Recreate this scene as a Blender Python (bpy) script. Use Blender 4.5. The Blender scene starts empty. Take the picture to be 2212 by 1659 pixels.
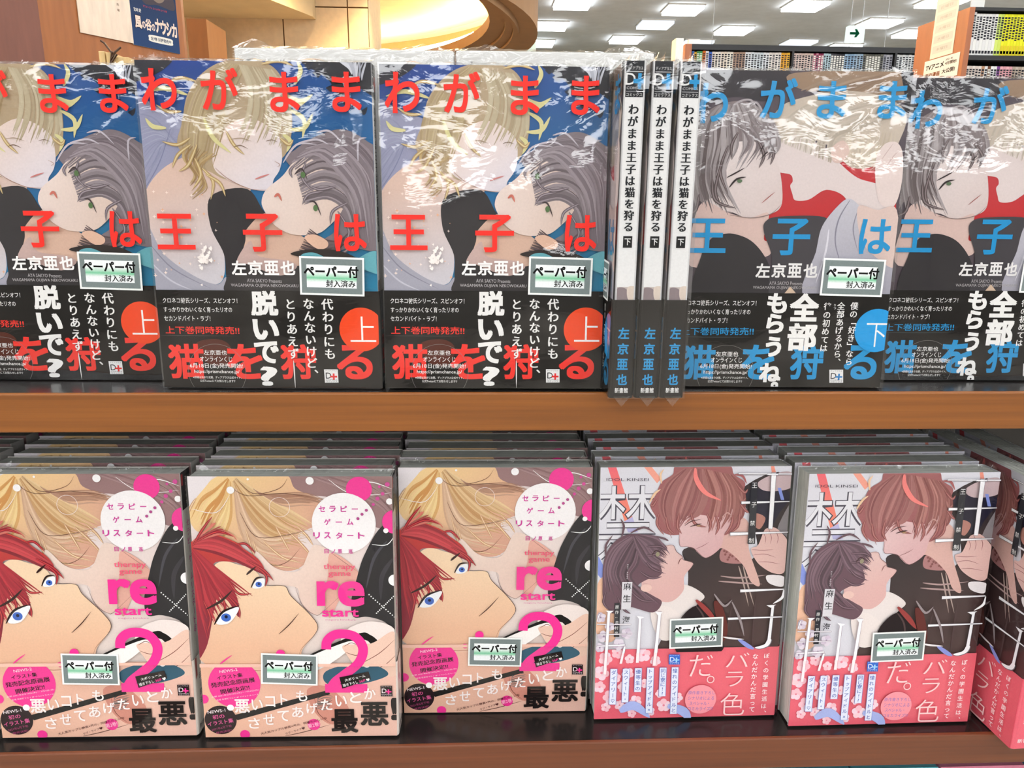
import bpy, bmesh, math, random
from mathutils import Vector, Matrix, noise
from mathutils.geometry import tessellate_polygon
random.seed(7)
sc = bpy.context.scene
COL = sc.collection
R = math.radians

# ------------------------------------------------------------------ camera
EYE = 1.45
FPX = 1642.2
AR = Vector((0.99912078, -0.04096657, 0.00891147))
AU = Vector((0.00132777, 0.24337217, 0.96993207))
AF = Vector((0.0419036, 0.96906745, -0.24321259))
cam_d = bpy.data.cameras.new('camera')
cam_d.sensor_fit = 'HORIZONTAL'
cam_d.sensor_width = 36
cam_d.lens = 36 * FPX / 2212
cam_d.clip_start = .01
cam = bpy.data.objects.new('camera', cam_d)
COL.objects.link(cam)
cam.matrix_world = Matrix.Translation((0, 0, EYE)) @ Matrix((AR, AU, -AF)).transposed().to_4x4()
sc.camera = cam

# ------------------------------------------------------------------ world, light, exposure
LAMP = 27.0          # ceiling panels
LAMP_COL = (.97, .985, 1.0)
w = bpy.data.worlds.new('world'); sc.world = w; w.use_nodes = True
w.node_tree.nodes['Background'].inputs[0].default_value = (.9, .93, 1, 1)
w.node_tree.nodes['Background'].inputs[1].default_value = .25
vs = sc.view_settings
vs.view_transform = 'Standard'; vs.look = 'None'; vs.gamma = 1; vs.use_curve_mapping = False
vs.exposure = -1.38
sc.cycles.transparent_max_bounces = 20
sc.cycles.max_bounces = 6; sc.cycles.diffuse_bounces = 3; sc.cycles.glossy_bounces = 3
sc.display_settings.display_device = 'sRGB'


def at(px, py, Y=None, Z=None, X=None):
    """point on the ray of a photo pixel where it meets a plane (Z is absolute height)"""
    d = AF + AR * ((px - 1106) / FPX) - AU * ((py - 829.5) / FPX)
    t = Y / d.y if Y is not None else ((Z - EYE) / d.z if Z is not None else X / d.x)
    return d * t + Vector((0, 0, EYE))


# ------------------------------------------------------------------ materials
def lin(c):
    return c / 12.92 if c <= .04045 else ((c + .055) / 1.055) ** 2.4


def hexc(h):
    return tuple(lin(int(h[i:i + 2], 16) / 255) for i in (1, 3, 5))


def new_mat(name):
    m = bpy.data.materials.new(name); m.use_nodes = True
    return m, m.node_tree, m.node_tree.nodes['Principled BSDF']


def surf(name, col, rough=.5, vary=.12, scale=(30, 30, 30), bump=0, metal=0, col2=None, detail=4, coord='Object'):
    """principled with a noise that varies the colour along the given scales"""
    m, nt, b = new_mat(name)
    N = nt.nodes; L = nt.links
    tc = N.new('ShaderNodeTexCoord'); mp = N.new('ShaderNodeMapping'); nz = N.new('ShaderNodeTexNoise')
    mp.inputs['Scale'].default_value = scale
    nz.inputs['Scale'].default_value = 1; nz.inputs['Detail'].default_value = detail
    L.new(tc.outputs[coord], mp.inputs[0]); L.new(mp.outputs[0], nz.inputs[0])
    r = N.new('ShaderNodeValToRGB')
    c = hexc(col) if isinstance(col, str) else col
    c2 = hexc(col2) if col2 else tuple(x * (1 - vary) for x in c)
    r.color_ramp.elements[0].position = .3; r.color_ramp.elements[1].position = .7
    r.color_ramp.elements[0].color = (*c2, 1)
    r.color_ramp.elements[1].color = (*tuple(min(1, x * (1 + vary * .5)) for x in c), 1)
    L.new(nz.outputs[0], r.inputs[0]); L.new(r.outputs[0], b.inputs['Base Color'])
    b.inputs['Roughness'].default_value = rough; b.inputs['Metallic'].default_value = metal
    if bump:
        bp = N.new('ShaderNodeBump'); bp.inputs['Strength'].default_value = bump; bp.inputs['Distance'].default_value = .001
        L.new(nz.outputs[0], bp.inputs['Height']); L.new(bp.outputs[0], b.inputs['Normal'])
    return m


def emit(name, col, s):
    m = bpy.data.materials.new(name); m.use_nodes = True
    nt = m.node_tree; nt.nodes.clear()
    e = nt.nodes.new('ShaderNodeEmission'); o = nt.nodes.new('ShaderNodeOutputMaterial')
    e.inputs[0].default_value = (*col, 1); e.inputs[1].default_value = s
    nt.links.new(e.outputs[0], o.inputs[0])
    return m


def print_mat(name, rough=.38, grain=.05):
    """printed paper: the colours of the print come from the 'ink' attribute, plus paper grain"""
    m, nt, b = new_mat(name)
    N = nt.nodes; L = nt.links
    a = N.new('ShaderNodeAttribute'); a.attribute_name = 'ink'
    tc = N.new('ShaderNodeTexCoord'); nz = N.new('ShaderNodeTexNoise'); nz.inputs['Scale'].default_value = 900
    L.new(tc.outputs['Object'], nz.inputs[0])
    mr = N.new('ShaderNodeMapRange'); mr.inputs[3].default_value = 1 - grain * 2; mr.inputs[4].default_value = 1 + grain
    L.new(nz.outputs[0], mr.inputs[0])
    mx = N.new('ShaderNodeVectorMath'); mx.operation = 'SCALE'
    L.new(a.outputs['Color'], mx.inputs[0]); L.new(mr.outputs[0], mx.inputs['Scale'])
    L.new(mx.outputs[0], b.inputs['Base Color'])
    b.inputs['Roughness'].default_value = rough
    b.inputs['Specular IOR Level'].default_value = .15
    return m


def film_mat(name, amount=1.0, rough=.05, bump=.35, tint=(1, 1, 1)):
    m = bpy.data.materials.new(name); m.use_nodes = True
    nt = m.node_tree; nt.nodes.clear(); N = nt.nodes; L = nt.links
    o = N.new('ShaderNodeOutputMaterial'); mix = N.new('ShaderNodeMixShader')
    tr = N.new('ShaderNodeBsdfTransparent'); gl = N.new('ShaderNodeBsdfGlossy')
    tr.inputs[0].default_value = (*tint, 1); gl.inputs['Roughness'].default_value = rough
    tc = N.new('ShaderNodeTexCoord'); mp = N.new('ShaderNodeMapping'); mp.inputs['Scale'].default_value = (45, 45, 90)
    n1 = N.new('ShaderNodeTexNoise'); n1.inputs['Scale'].default_value = 1; n1.inputs['Detail'].default_value = 3; n1.inputs['Distortion'].default_value = .8
    bp = N.new('ShaderNodeBump'); bp.inputs['Strength'].default_value = bump; bp.inputs['Distance'].default_value = .004
    L.new(tc.outputs['Object'], mp.inputs[0]); L.new(mp.outputs[0], n1.inputs[0]); L.new(n1.outputs[0], bp.inputs['Height'])
    ge = N.new('ShaderNodeNewGeometry'); dt = N.new('ShaderNodeVectorMath'); dt.operation = 'DOT_PRODUCT'
    L.new(bp.outputs[0], gl.inputs['Normal']); L.new(bp.outputs[0], dt.inputs[0]); L.new(ge.outputs['Incoming'], dt.inputs[1])
    def mth(op, a, b, cl=False):
        q = N.new('ShaderNodeMath'); q.operation = op; q.use_clamp = cl
        for i, x in enumerate((a, b)):
            if x is None: continue
            if isinstance(x, (int, float)): q.inputs[i].default_value = x
            else: L.new(x, q.inputs[i])
        return q.outputs[0]
    # thin clear sheet: reflectance of both faces, the same seen from either side
    c_ = mth('ABSOLUTE', dt.outputs['Value'], None)
    p5 = mth('POWER', mth('SUBTRACT', 1.0, c_, True), 5.0)
    fac = mth('MULTIPLY', mth('ADD', mth('MULTIPLY', p5, .7), .062), amount, True)
    L.new(fac, mix.inputs[0])
    L.new(tr.outputs[0], mix.inputs[1]); L.new(gl.outputs[0], mix.inputs[2]); L.new(mix.outputs[0], o.inputs[0])
    return m


M = {}
M['print'] = print_mat('printed_paper')
M['sticker'] = print_mat('sticker_print', .5, .08)
M['matte_print'] = print_mat('matte_print', .6, .08)
M['film'] = film_mat('shrink_film', 1.15, .035, .018)
M['film_soft'] = film_mat('shrink_film_soft', .6, .08, .12)
M['film_edge'] = film_mat('crumpled_film', 1.3, .12, .6)
M['pages'] = surf('page_edges', '#d6d8d0', .8, .3, (18, 1500, 40))
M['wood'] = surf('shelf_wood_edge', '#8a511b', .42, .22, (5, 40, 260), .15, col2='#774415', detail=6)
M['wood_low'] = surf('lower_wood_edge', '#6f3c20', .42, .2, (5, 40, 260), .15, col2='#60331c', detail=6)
M['black_board'] = surf('black_laminate', '#1d1918', .22, .3, (60, 60, 60), .05)
M['dark_case'] = surf('dark_bookcase', '#141519', .5, .2)
M['orange_wood'] = surf('orange_wood_panel', '#a3623e', .5, .15, (30, 30, 5), .1)
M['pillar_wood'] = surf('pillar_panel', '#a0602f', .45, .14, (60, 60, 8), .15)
M['pillar_shaded'] = surf('pillar_panel_shaded', '#7b4a3a', .45, .14, (60, 60, 8), .15)  # same wood as the lit side, with the front's shade put into the colour
M['ceil'] = surf('ceiling_tile', '#dfe5ea', .9, .06, (8, 8, 8))
M['warm_ceil'] = surf('warm_ceiling', '#d8c39a', .9, .06, (8, 8, 8))
M['cream'] = surf('cream_panel', '#e3cda8', .6, .08, (25, 25, 25), .05)
M['joint'] = surf('panel_joint', '#6f512f', .9, .1)
M['ring'] = surf('ring_soffit', '#a07a55', .8, .06, (8, 8, 8))
M['olive'] = surf('back_wall_paint', '#8d8a72', .9, .08, (2, 2, 2))
M['wall'] = surf('wall_paint', '#8f8c84', .9, .06, (2, 2, 2))
M['floor'] = surf('floor_tile', '#b2aa9e', .4, .1, (3, 3, 3))
M['white'] = surf('white_frame', '#dfe0dd', .5, .05)
M['metal'] = surf('thin_metal', '#8d8d8d', .35, .1, metal=.8)
M['white_board'] = surf('white_book_back', '#dcdbd8', .5, .04)
M['grey_mark'] = surf('small_grey_mark', '#77777a', .7, .1)
M['paper_glossy'] = surf('wrapped_paper', '#e3cdb6', .2, .12, (60, 60, 14), 1.0)
M['card'] = surf('cream_card', '#d9b77e', .7, .15, (400, 40, 40))
M['clip'] = surf('brown_clip', '#4e2f17', .4, .2)
M['door_trim'] = surf('door_trim', '#80552c', .6, .1, (30, 30, 8))
M['pillar_white'] = surf('pale_pillar', '#cfdccb', .6, .04)
M['lamp'] = emit('lamp_diffuser', LAMP_COL, LAMP)
M['lamp_dim'] = emit('lamp_diffuser_dim', (.85, .92, 1), 3.2)
M['lamp_blue'] = surf('lamp_side', '#6f7fd0', .5)
M['cove_lamp'] = emit('cove_lamp', (1, .7, .34), 420)


# ------------------------------------------------------------------ object helpers
def link(name, me, parent=None, mat=None):
    o = bpy.data.objects.new(name, me); COL.objects.link(o)
    if mat is not None and me is not None and not me.materials:
        me.materials.append(M[mat] if isinstance(mat, str) else mat)
    if parent is not None:
        o.parent = parent
    return o


def tag(o, label=None, cat=None, group=None, kind=None):
    if label: o['label'] = label
    if cat: o['category'] = cat
    if group: o['group'] = group
    if kind: o['kind'] = kind
    return o


def empty(name, loc, rot=(0, 0, 0)):
    o = bpy.data.objects.new(name, None); COL.objects.link(o)
    o.location = loc; o.rotation_euler = rot; o.empty_display_size = .02
    return o


def tube(paths, r, name, mat, parent=None, closed=False, k=6):
    mb = MB()
    for pts in paths:
        pts = [Vector(p) for p in pts]; m = len(pts); n0 = len(mb.v)
        for i, p in enumerate(pts):
            a = pts[i - 1] if (i or closed) else p; b = pts[(i + 1) % m] if (i < m - 1 or closed) else p
            t = (b - a).normalized(); u = t.cross(Vector((.3, .2, 1))).normalized(); w_ = t.cross(u)
            mb.v += [tuple(p + u * r * math.cos(2 * math.pi * q / k) + w_ * r * math.sin(2 * math.pi * q / k)) for q in range(k)]
        for i in range(m if closed else m - 1):
            j = (i + 1) % m
            for q in range(k): mb.f.append((n0 + i * k + q, n0 + i * k + (q + 1) % k, n0 + j * k + (q + 1) % k, n0 + j * k + q))
        if not closed: mb.f += [tuple(range(n0 + k - 1, n0 - 1, -1)), tuple(range(n0 + (m - 1) * k, n0 + m * k))]
    return mb.build(name, mat, parent)


class MB:
    """plain geometry collector"""
    def __init__(s): s.v = []; s.f = []; s.c = None

    def quad(s, a, b, c, d):
        n = len(s.v); s.v += [tuple(a), tuple(b), tuple(c), tuple(d)]; s.f.append((n, n + 1, n + 2, n + 3))

    def box(s, x0, y0, z0, x1, y1, z1):
        n = len(s.v)
        s.v += [(x0, y0, z0), (x1, y0, z0), (x1, y1, z0), (x0, y1, z0), (x0, y0, z1), (x1, y0, z1), (x1, y1, z1), (x0, y1, z1)]
        s.f += [tuple(n + i for i in f) for f in ((0, 3, 2, 1), (4, 5, 6, 7), (0, 1, 5, 4), (1, 2, 6, 5), (2, 3, 7, 6), (3, 0, 4, 7))]

    def prism(s, pts, z0, z1):
        """pts: xy outline, vertical extrusion"""
        n = len(s.v); k = len(pts)
        s.v += [(p[0], p[1], z0) for p in pts] + [(p[0], p[1], z1) for p in pts]
        for i in range(k):
            j = (i + 1) % k; s.f.append((n + i, n + j, n + k + j, n + k + i))
        s.f.append(tuple(n + i for i in reversed(range(k)))); s.f.append(tuple(n + k + i for i in range(k)))

    def mesh(s, name):
        me = bpy.data.meshes.new(name); me.from_pydata(s.v, [], s.f); me.update(); return me

    def build(s, name, mat, parent=None, bevel=0):
        me = s.mesh(name); o = link(name, me, parent, mat)
        if bevel:
            b = o.modifiers.new('bevel', 'BEVEL'); b.width = bevel; b.segments = 2; b.limit_method = 'ANGLE'
        return o


# ------------------------------------------------------------------ print: flat inks laid on a page, in millimetres
_fc = bpy.data.curves.new('glyph_source', 'FONT'); _fo = bpy.data.objects.new('glyph_source', _fc)
COL.objects.link(_fo)
_cache = {}


def glyph(s, b, res=3):
    k = (s, b, res)
    if k not in _cache:
        _fc.resolution_u = res; _fc.body = s; _fc.offset = min(b, 1) * .0075
        me = _fo.to_mesh(); me.calc_loop_triangles()
        v = [(q.co.x, q.co.y) for q in me.vertices]; t = [tuple(q.vertices) for q in me.loop_triangles]
        _fo.to_mesh_clear()
        if not v: v = [(0, 0), (1, 1)]
        xs = [p[0] for p in v]; ys = [p[1] for p in v]
        _cache[k] = (v, t, min(xs), max(xs), min(ys), max(ys))
    return _cache[k]


def smooth(P, closed=True, n=6):
    k = len(P); out = []
    rng = range(k) if closed else range(k - 1)
    for i in rng:
        if closed: p0, p1, p2, p3 = P[i - 1], P[i], P[(i + 1) % k], P[(i + 2) % k]
        else: p0, p1, p2, p3 = P[max(i - 1, 0)], P[i], P[i + 1], P[min(i + 2, k - 1)]
        for j in range(n):
            t = j / n
            out.append(tuple(.5 * (2 * p1[a] + (p2[a] - p0[a]) * t + (2 * p0[a] - 5 * p1[a] + 4 * p2[a] - p3[a]) * t * t + (3 * p1[a] - p0[a] - 3 * p2[a] + p3[a]) * t ** 3) for a in (0, 1)))
    if not closed: out.append(P[-1])
    return out


def hexi(h):
    """ink colour: printing inks on coated stock, a touch denser than the swatch"""
    return tuple(x * (x + .035) / (x + .075) for x in hexc(h))


class Ink:
    """collects coloured triangles on a page, clipped to a rectangle, each item a hair above the one before"""
    def __init__(s, rect, step=.012):
        s.rect = rect; s.v = []; s.f = []; s.c = []; s.h = 0; s.step = step

    def tri(s, P, cols):
        x0, y0, x1, y1 = s.rect
        if all(x0 <= p[0] <= x1 and y0 <= p[1] <= y1 for p in P):
            poly = [(p[0], p[1], c) for p, c in zip(P, cols)]
        else:
            poly = [(p[0], p[1], c) for p, c in zip(P, cols)]
            for ax, lim, sg in ((0, x0, 1), (0, x1, -1), (1, y0, 1), (1, y1, -1)):
                out = []
                for i in range(len(poly)):
                    a, b = poly[i - 1], poly[i]
                    ia, ib = (a[ax] - lim) * sg >= 0, (b[ax] - lim) * sg >= 0
                    if ia != ib:
                        t = (lim - a[ax]) / (b[ax] - a[ax])
                        out.append((a[0] + (b[0] - a[0]) * t, a[1] + (b[1] - a[1]) * t, tuple(a[2][q] + (b[2][q] - a[2][q]) * t for q in range(3))))
                    if ib: out.append(b)
                poly = out
                if len(poly) < 3: return
        n = len(s.v)
        s.v += [(p[0], p[1], s.h) for p in poly]; s.f.append(tuple(range(n, n + len(poly)))); s.c += [p[2] for p in poly]

    def poly(s, P, col):
        if isinstance(col, str):
            c = hexi(col); cf = lambda p: c
        else:
            ca, cb = hexi(col[0]), hexi(col[1]); a = col[2:4]; b = col[4:6]
            d = (b[0] - a[0], b[1] - a[1]); dd = d[0] ** 2 + d[1] ** 2
            def cf(p):
                t = max(0, min(1, ((p[0] - a[0]) * d[0] + (p[1] - a[1]) * d[1]) / dd))
                return tuple(ca[q] + (cb[q] - ca[q]) * t for q in range(3))
        for t in tessellate_polygon([[Vector((p[0], p[1], 0)) for p in P]]):
            T = [P[i] for i in t]; s.tri(T, [cf(p) for p in T])

    def stroke(s, P, w, c, taper=True):
        Q = smooth(P, False, 5); k = len(Q); L_ = []; R_ = []
        for i, p in enumerate(Q):
            a = Q[max(i - 1, 0)]; b = Q[min(i + 1, k - 1)]
            dx, dy = b[0] - a[0], b[1] - a[1]; l = math.hypot(dx, dy) or 1
            t = i / (k - 1); ww = w * .5 * (max(.06, math.sin(math.pi * min(1, t * .92 + .08))) ** .8 if taper else 1)
            L_.append((p[0] - dy / l * ww, p[1] + dx / l * ww)); R_.append((p[0] + dy / l * ww, p[1] - dx / l * ww))
        for i in range(k - 1):
            s.tri([L_[i], L_[i + 1], R_[i + 1]], [c] * 3); s.tri([L_[i], R_[i + 1], R_[i]], [c] * 3)

    def text(s, g, c, fx, b=0, small=False):
        v, t = g[0], g[1]
        d = max(0, b - 1) * .0065
        sh = ((0, 0),) if d == 0 else (((-d, 0), (d, 0)) if small else ((-d, -d), (d, -d), (-d, d), (d, d)))
        for sx, sy in sh:
            V = [fx((p[0] + sx, p[1] + sy)) for p in v]; s.h += .004 if d else 0
            for q in t: s.tri([V[i] for i in q], [c] * 3)

    def item(s, it):
        s.h += s.step; k = it[0]
        pr = lambda a: [(a[i], a[i + 1]) for i in range(0, len(a), 2)]
        if k == 'P': s.poly(smooth(pr(it[2])), it[1])
        elif k == 'p': s.poly(pr(it[2]), it[1])
        elif k == 'C':
            n = 40 if it[4] > 3 else 14
            s.poly([(it[2] + it[4] * math.cos(q * 2 * math.pi / n), it[3] + it[5] * math.sin(q * 2 * math.pi / n)) for q in range(n)], it[1])
        elif k == 'O':
            n = 64; c = hexi(it[1])
            P = [[(it[2] + r * math.cos(q * 2 * math.pi / n), it[3] + r * math.sin(q * 2 * math.pi / n)) for q in range(n)] for r in (it[4] - it[5] / 2, it[4] + it[5] / 2)]
            for i in range(n):
                j = (i + 1) % n
                s.tri([P[0][i], P[1][i], P[1][j]], [c] * 3); s.tri([P[0][i], P[1][j], P[0][j]], [c] * 3)
        elif k == 'B': s.stroke(pr(it[3]), it[2], hexi(it[1]), False)
        elif k == 'S': s.stroke(pr(it[3]), it[2], hexi(it[1]))
        elif k == 'H':
            ca, cb = hexi(it[1]), hexi(it[2]); A, B = pr(it[5]), pr(it[6]); n = it[3]
            rg = random.Random(len(s.v))
            order = list(range(n)); rg.shuffle(order)
            for q, i in enumerate(order):
                t = (i + rg.uniform(-.4, .4)) / max(1, n - 1); m = .5 + (rg.random() - .55) * .75
                c = tuple(ca[z] + (cb[z] - ca[z]) * m for z in range(3))
                j = rg.uniform(-1.2, 1.2)
                P = [(a[0] + (b[0] - a[0]) * t + j * (u > 0), a[1] + (b[1] - a[1]) * t + j * .7 * (u > 0)) for u, (a, b) in enumerate(zip(A, B))]
                fz = rg.uniform(.5, 1.2)
                P[-1] = (P[-2][0] + (P[-1][0] - P[-2][0]) * fz, P[-2][1] + (P[-1][1] - P[-2][1]) * fz)
                s.h += .002
                s.stroke(P, it[4] * rg.uniform(.5, 1.5), c)
        elif k == 'G':
            ch, x, y, W_, H_, c, b = it[1:]
            g = glyph(ch, b, 6 if H_ > 12 else 3); c = hexi(c)
            sx = W_ / (g[3] - g[2]); sy = H_ / (g[5] - g[4]); mx = (g[2] + g[3]) / 2; my = (g[4] + g[5]) / 2
            s.text(g, c, lambda p: (x + (p[0] - mx) * sx, y - (p[1] - my) * sy), b)
        elif k == 'L':
            t, x0, y0, x1, y1, H_, c, b = it[1:]
            g = glyph(t, b, 2 if H_ < 4 else 5); c = hexi(c)
            dx, dy = x1 - x0, y1 - y0; l = math.hypot(dx, dy); ux, uy = dx / l, dy / l
            sx = l / (g[3] - g[2]); sy = H_ / (g[5] - g[4]); my = (g[4] + g[5]) / 2
            s.text(g, c, lambda p: (x0 + ux * (p[0] - g[2]) * sx - uy * (-(p[1] - my) * sy), y0 + uy * (p[0] - g[2]) * sx + ux * (-(p[1] - my) * sy)), b, H_ < 5)
        elif k == 'V':
            t, x0, y0, x1, y1, H_, c, b = it[1:]; c = hexi(c); n = len(t)
            for i, ch in enumerate(t):
                if ch == ' ': continue
                f = (i + .5) / n; x = x0 + (x1 - x0) * f; y = y0 + (y1 - y0) * f
                g = glyph(ch, b); my = .38
                if ord(ch) < 128 and ch not in '!?':
                    sc_ = H_ * 1.0; mx = (g[2] + g[3]) / 2
                    s.text(g, c, lambda p: (x + (p[1] - .35) * sc_, y + (p[0] - mx) * sc_), b, H_ < 8)
                elif ch in 'ー「」':
                    s.text(g, c, lambda p: (x + (p[1] - my) * H_, y + (p[0] - .5) * H_), b, H_ < 8)
                elif ch in '、。':
                    s.text(g, c, lambda p: (x + (p[0] + .1) * H_, y - (p[1] + .2) * H_), b, H_ < 8)
                else:
                    mx = (g[2] + g[3]) / 2
                    s.text(g, c, lambda p: (x + (p[0] - mx) * H_, y - (p[1] - my) * H_), b, H_ < 8)

    def items(s, L_):
        for it in L_: s.item(it)
        return s


def ink_mesh(name, parts):
    """parts: list of (verts, faces, corner colours)"""
    v = []; f = []; c = []
    for pv, pf, pc in parts:
        n = len(v); v += pv; f += [tuple(i + n for i in q) for q in pf]; c += pc
    me = bpy.data.meshes.new(name); me.from_pydata(v, [], f); me.update()
    at_ = me.color_attributes.new('ink', 'FLOAT_COLOR', 'CORNER')
    flat = []
    for q in c: flat += [q[0], q[1], q[2], 1.0]
    at_.data.foreach_set('color', flat)
    return me


def solid(mb, col):
    c = hexi(col); return (mb.v, mb.f, [c] * sum(len(q) for q in mb.f))


def front_map(ink, y0, wmm=128, hmm=182):
    k = .001
    return ([((p[0] - wmm / 2) * k, y0 - p[2] * k, (hmm - p[1]) * k) for p in ink.v], ink.f, ink.c)


def spine_map(ink, x0, hmm=182, off=0):
    k = .001
    return ([(x0 + p[2] * k, p[0] * k + off, (hmm - p[1]) * k) for p in ink.v], ink.f, ink.c)


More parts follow.
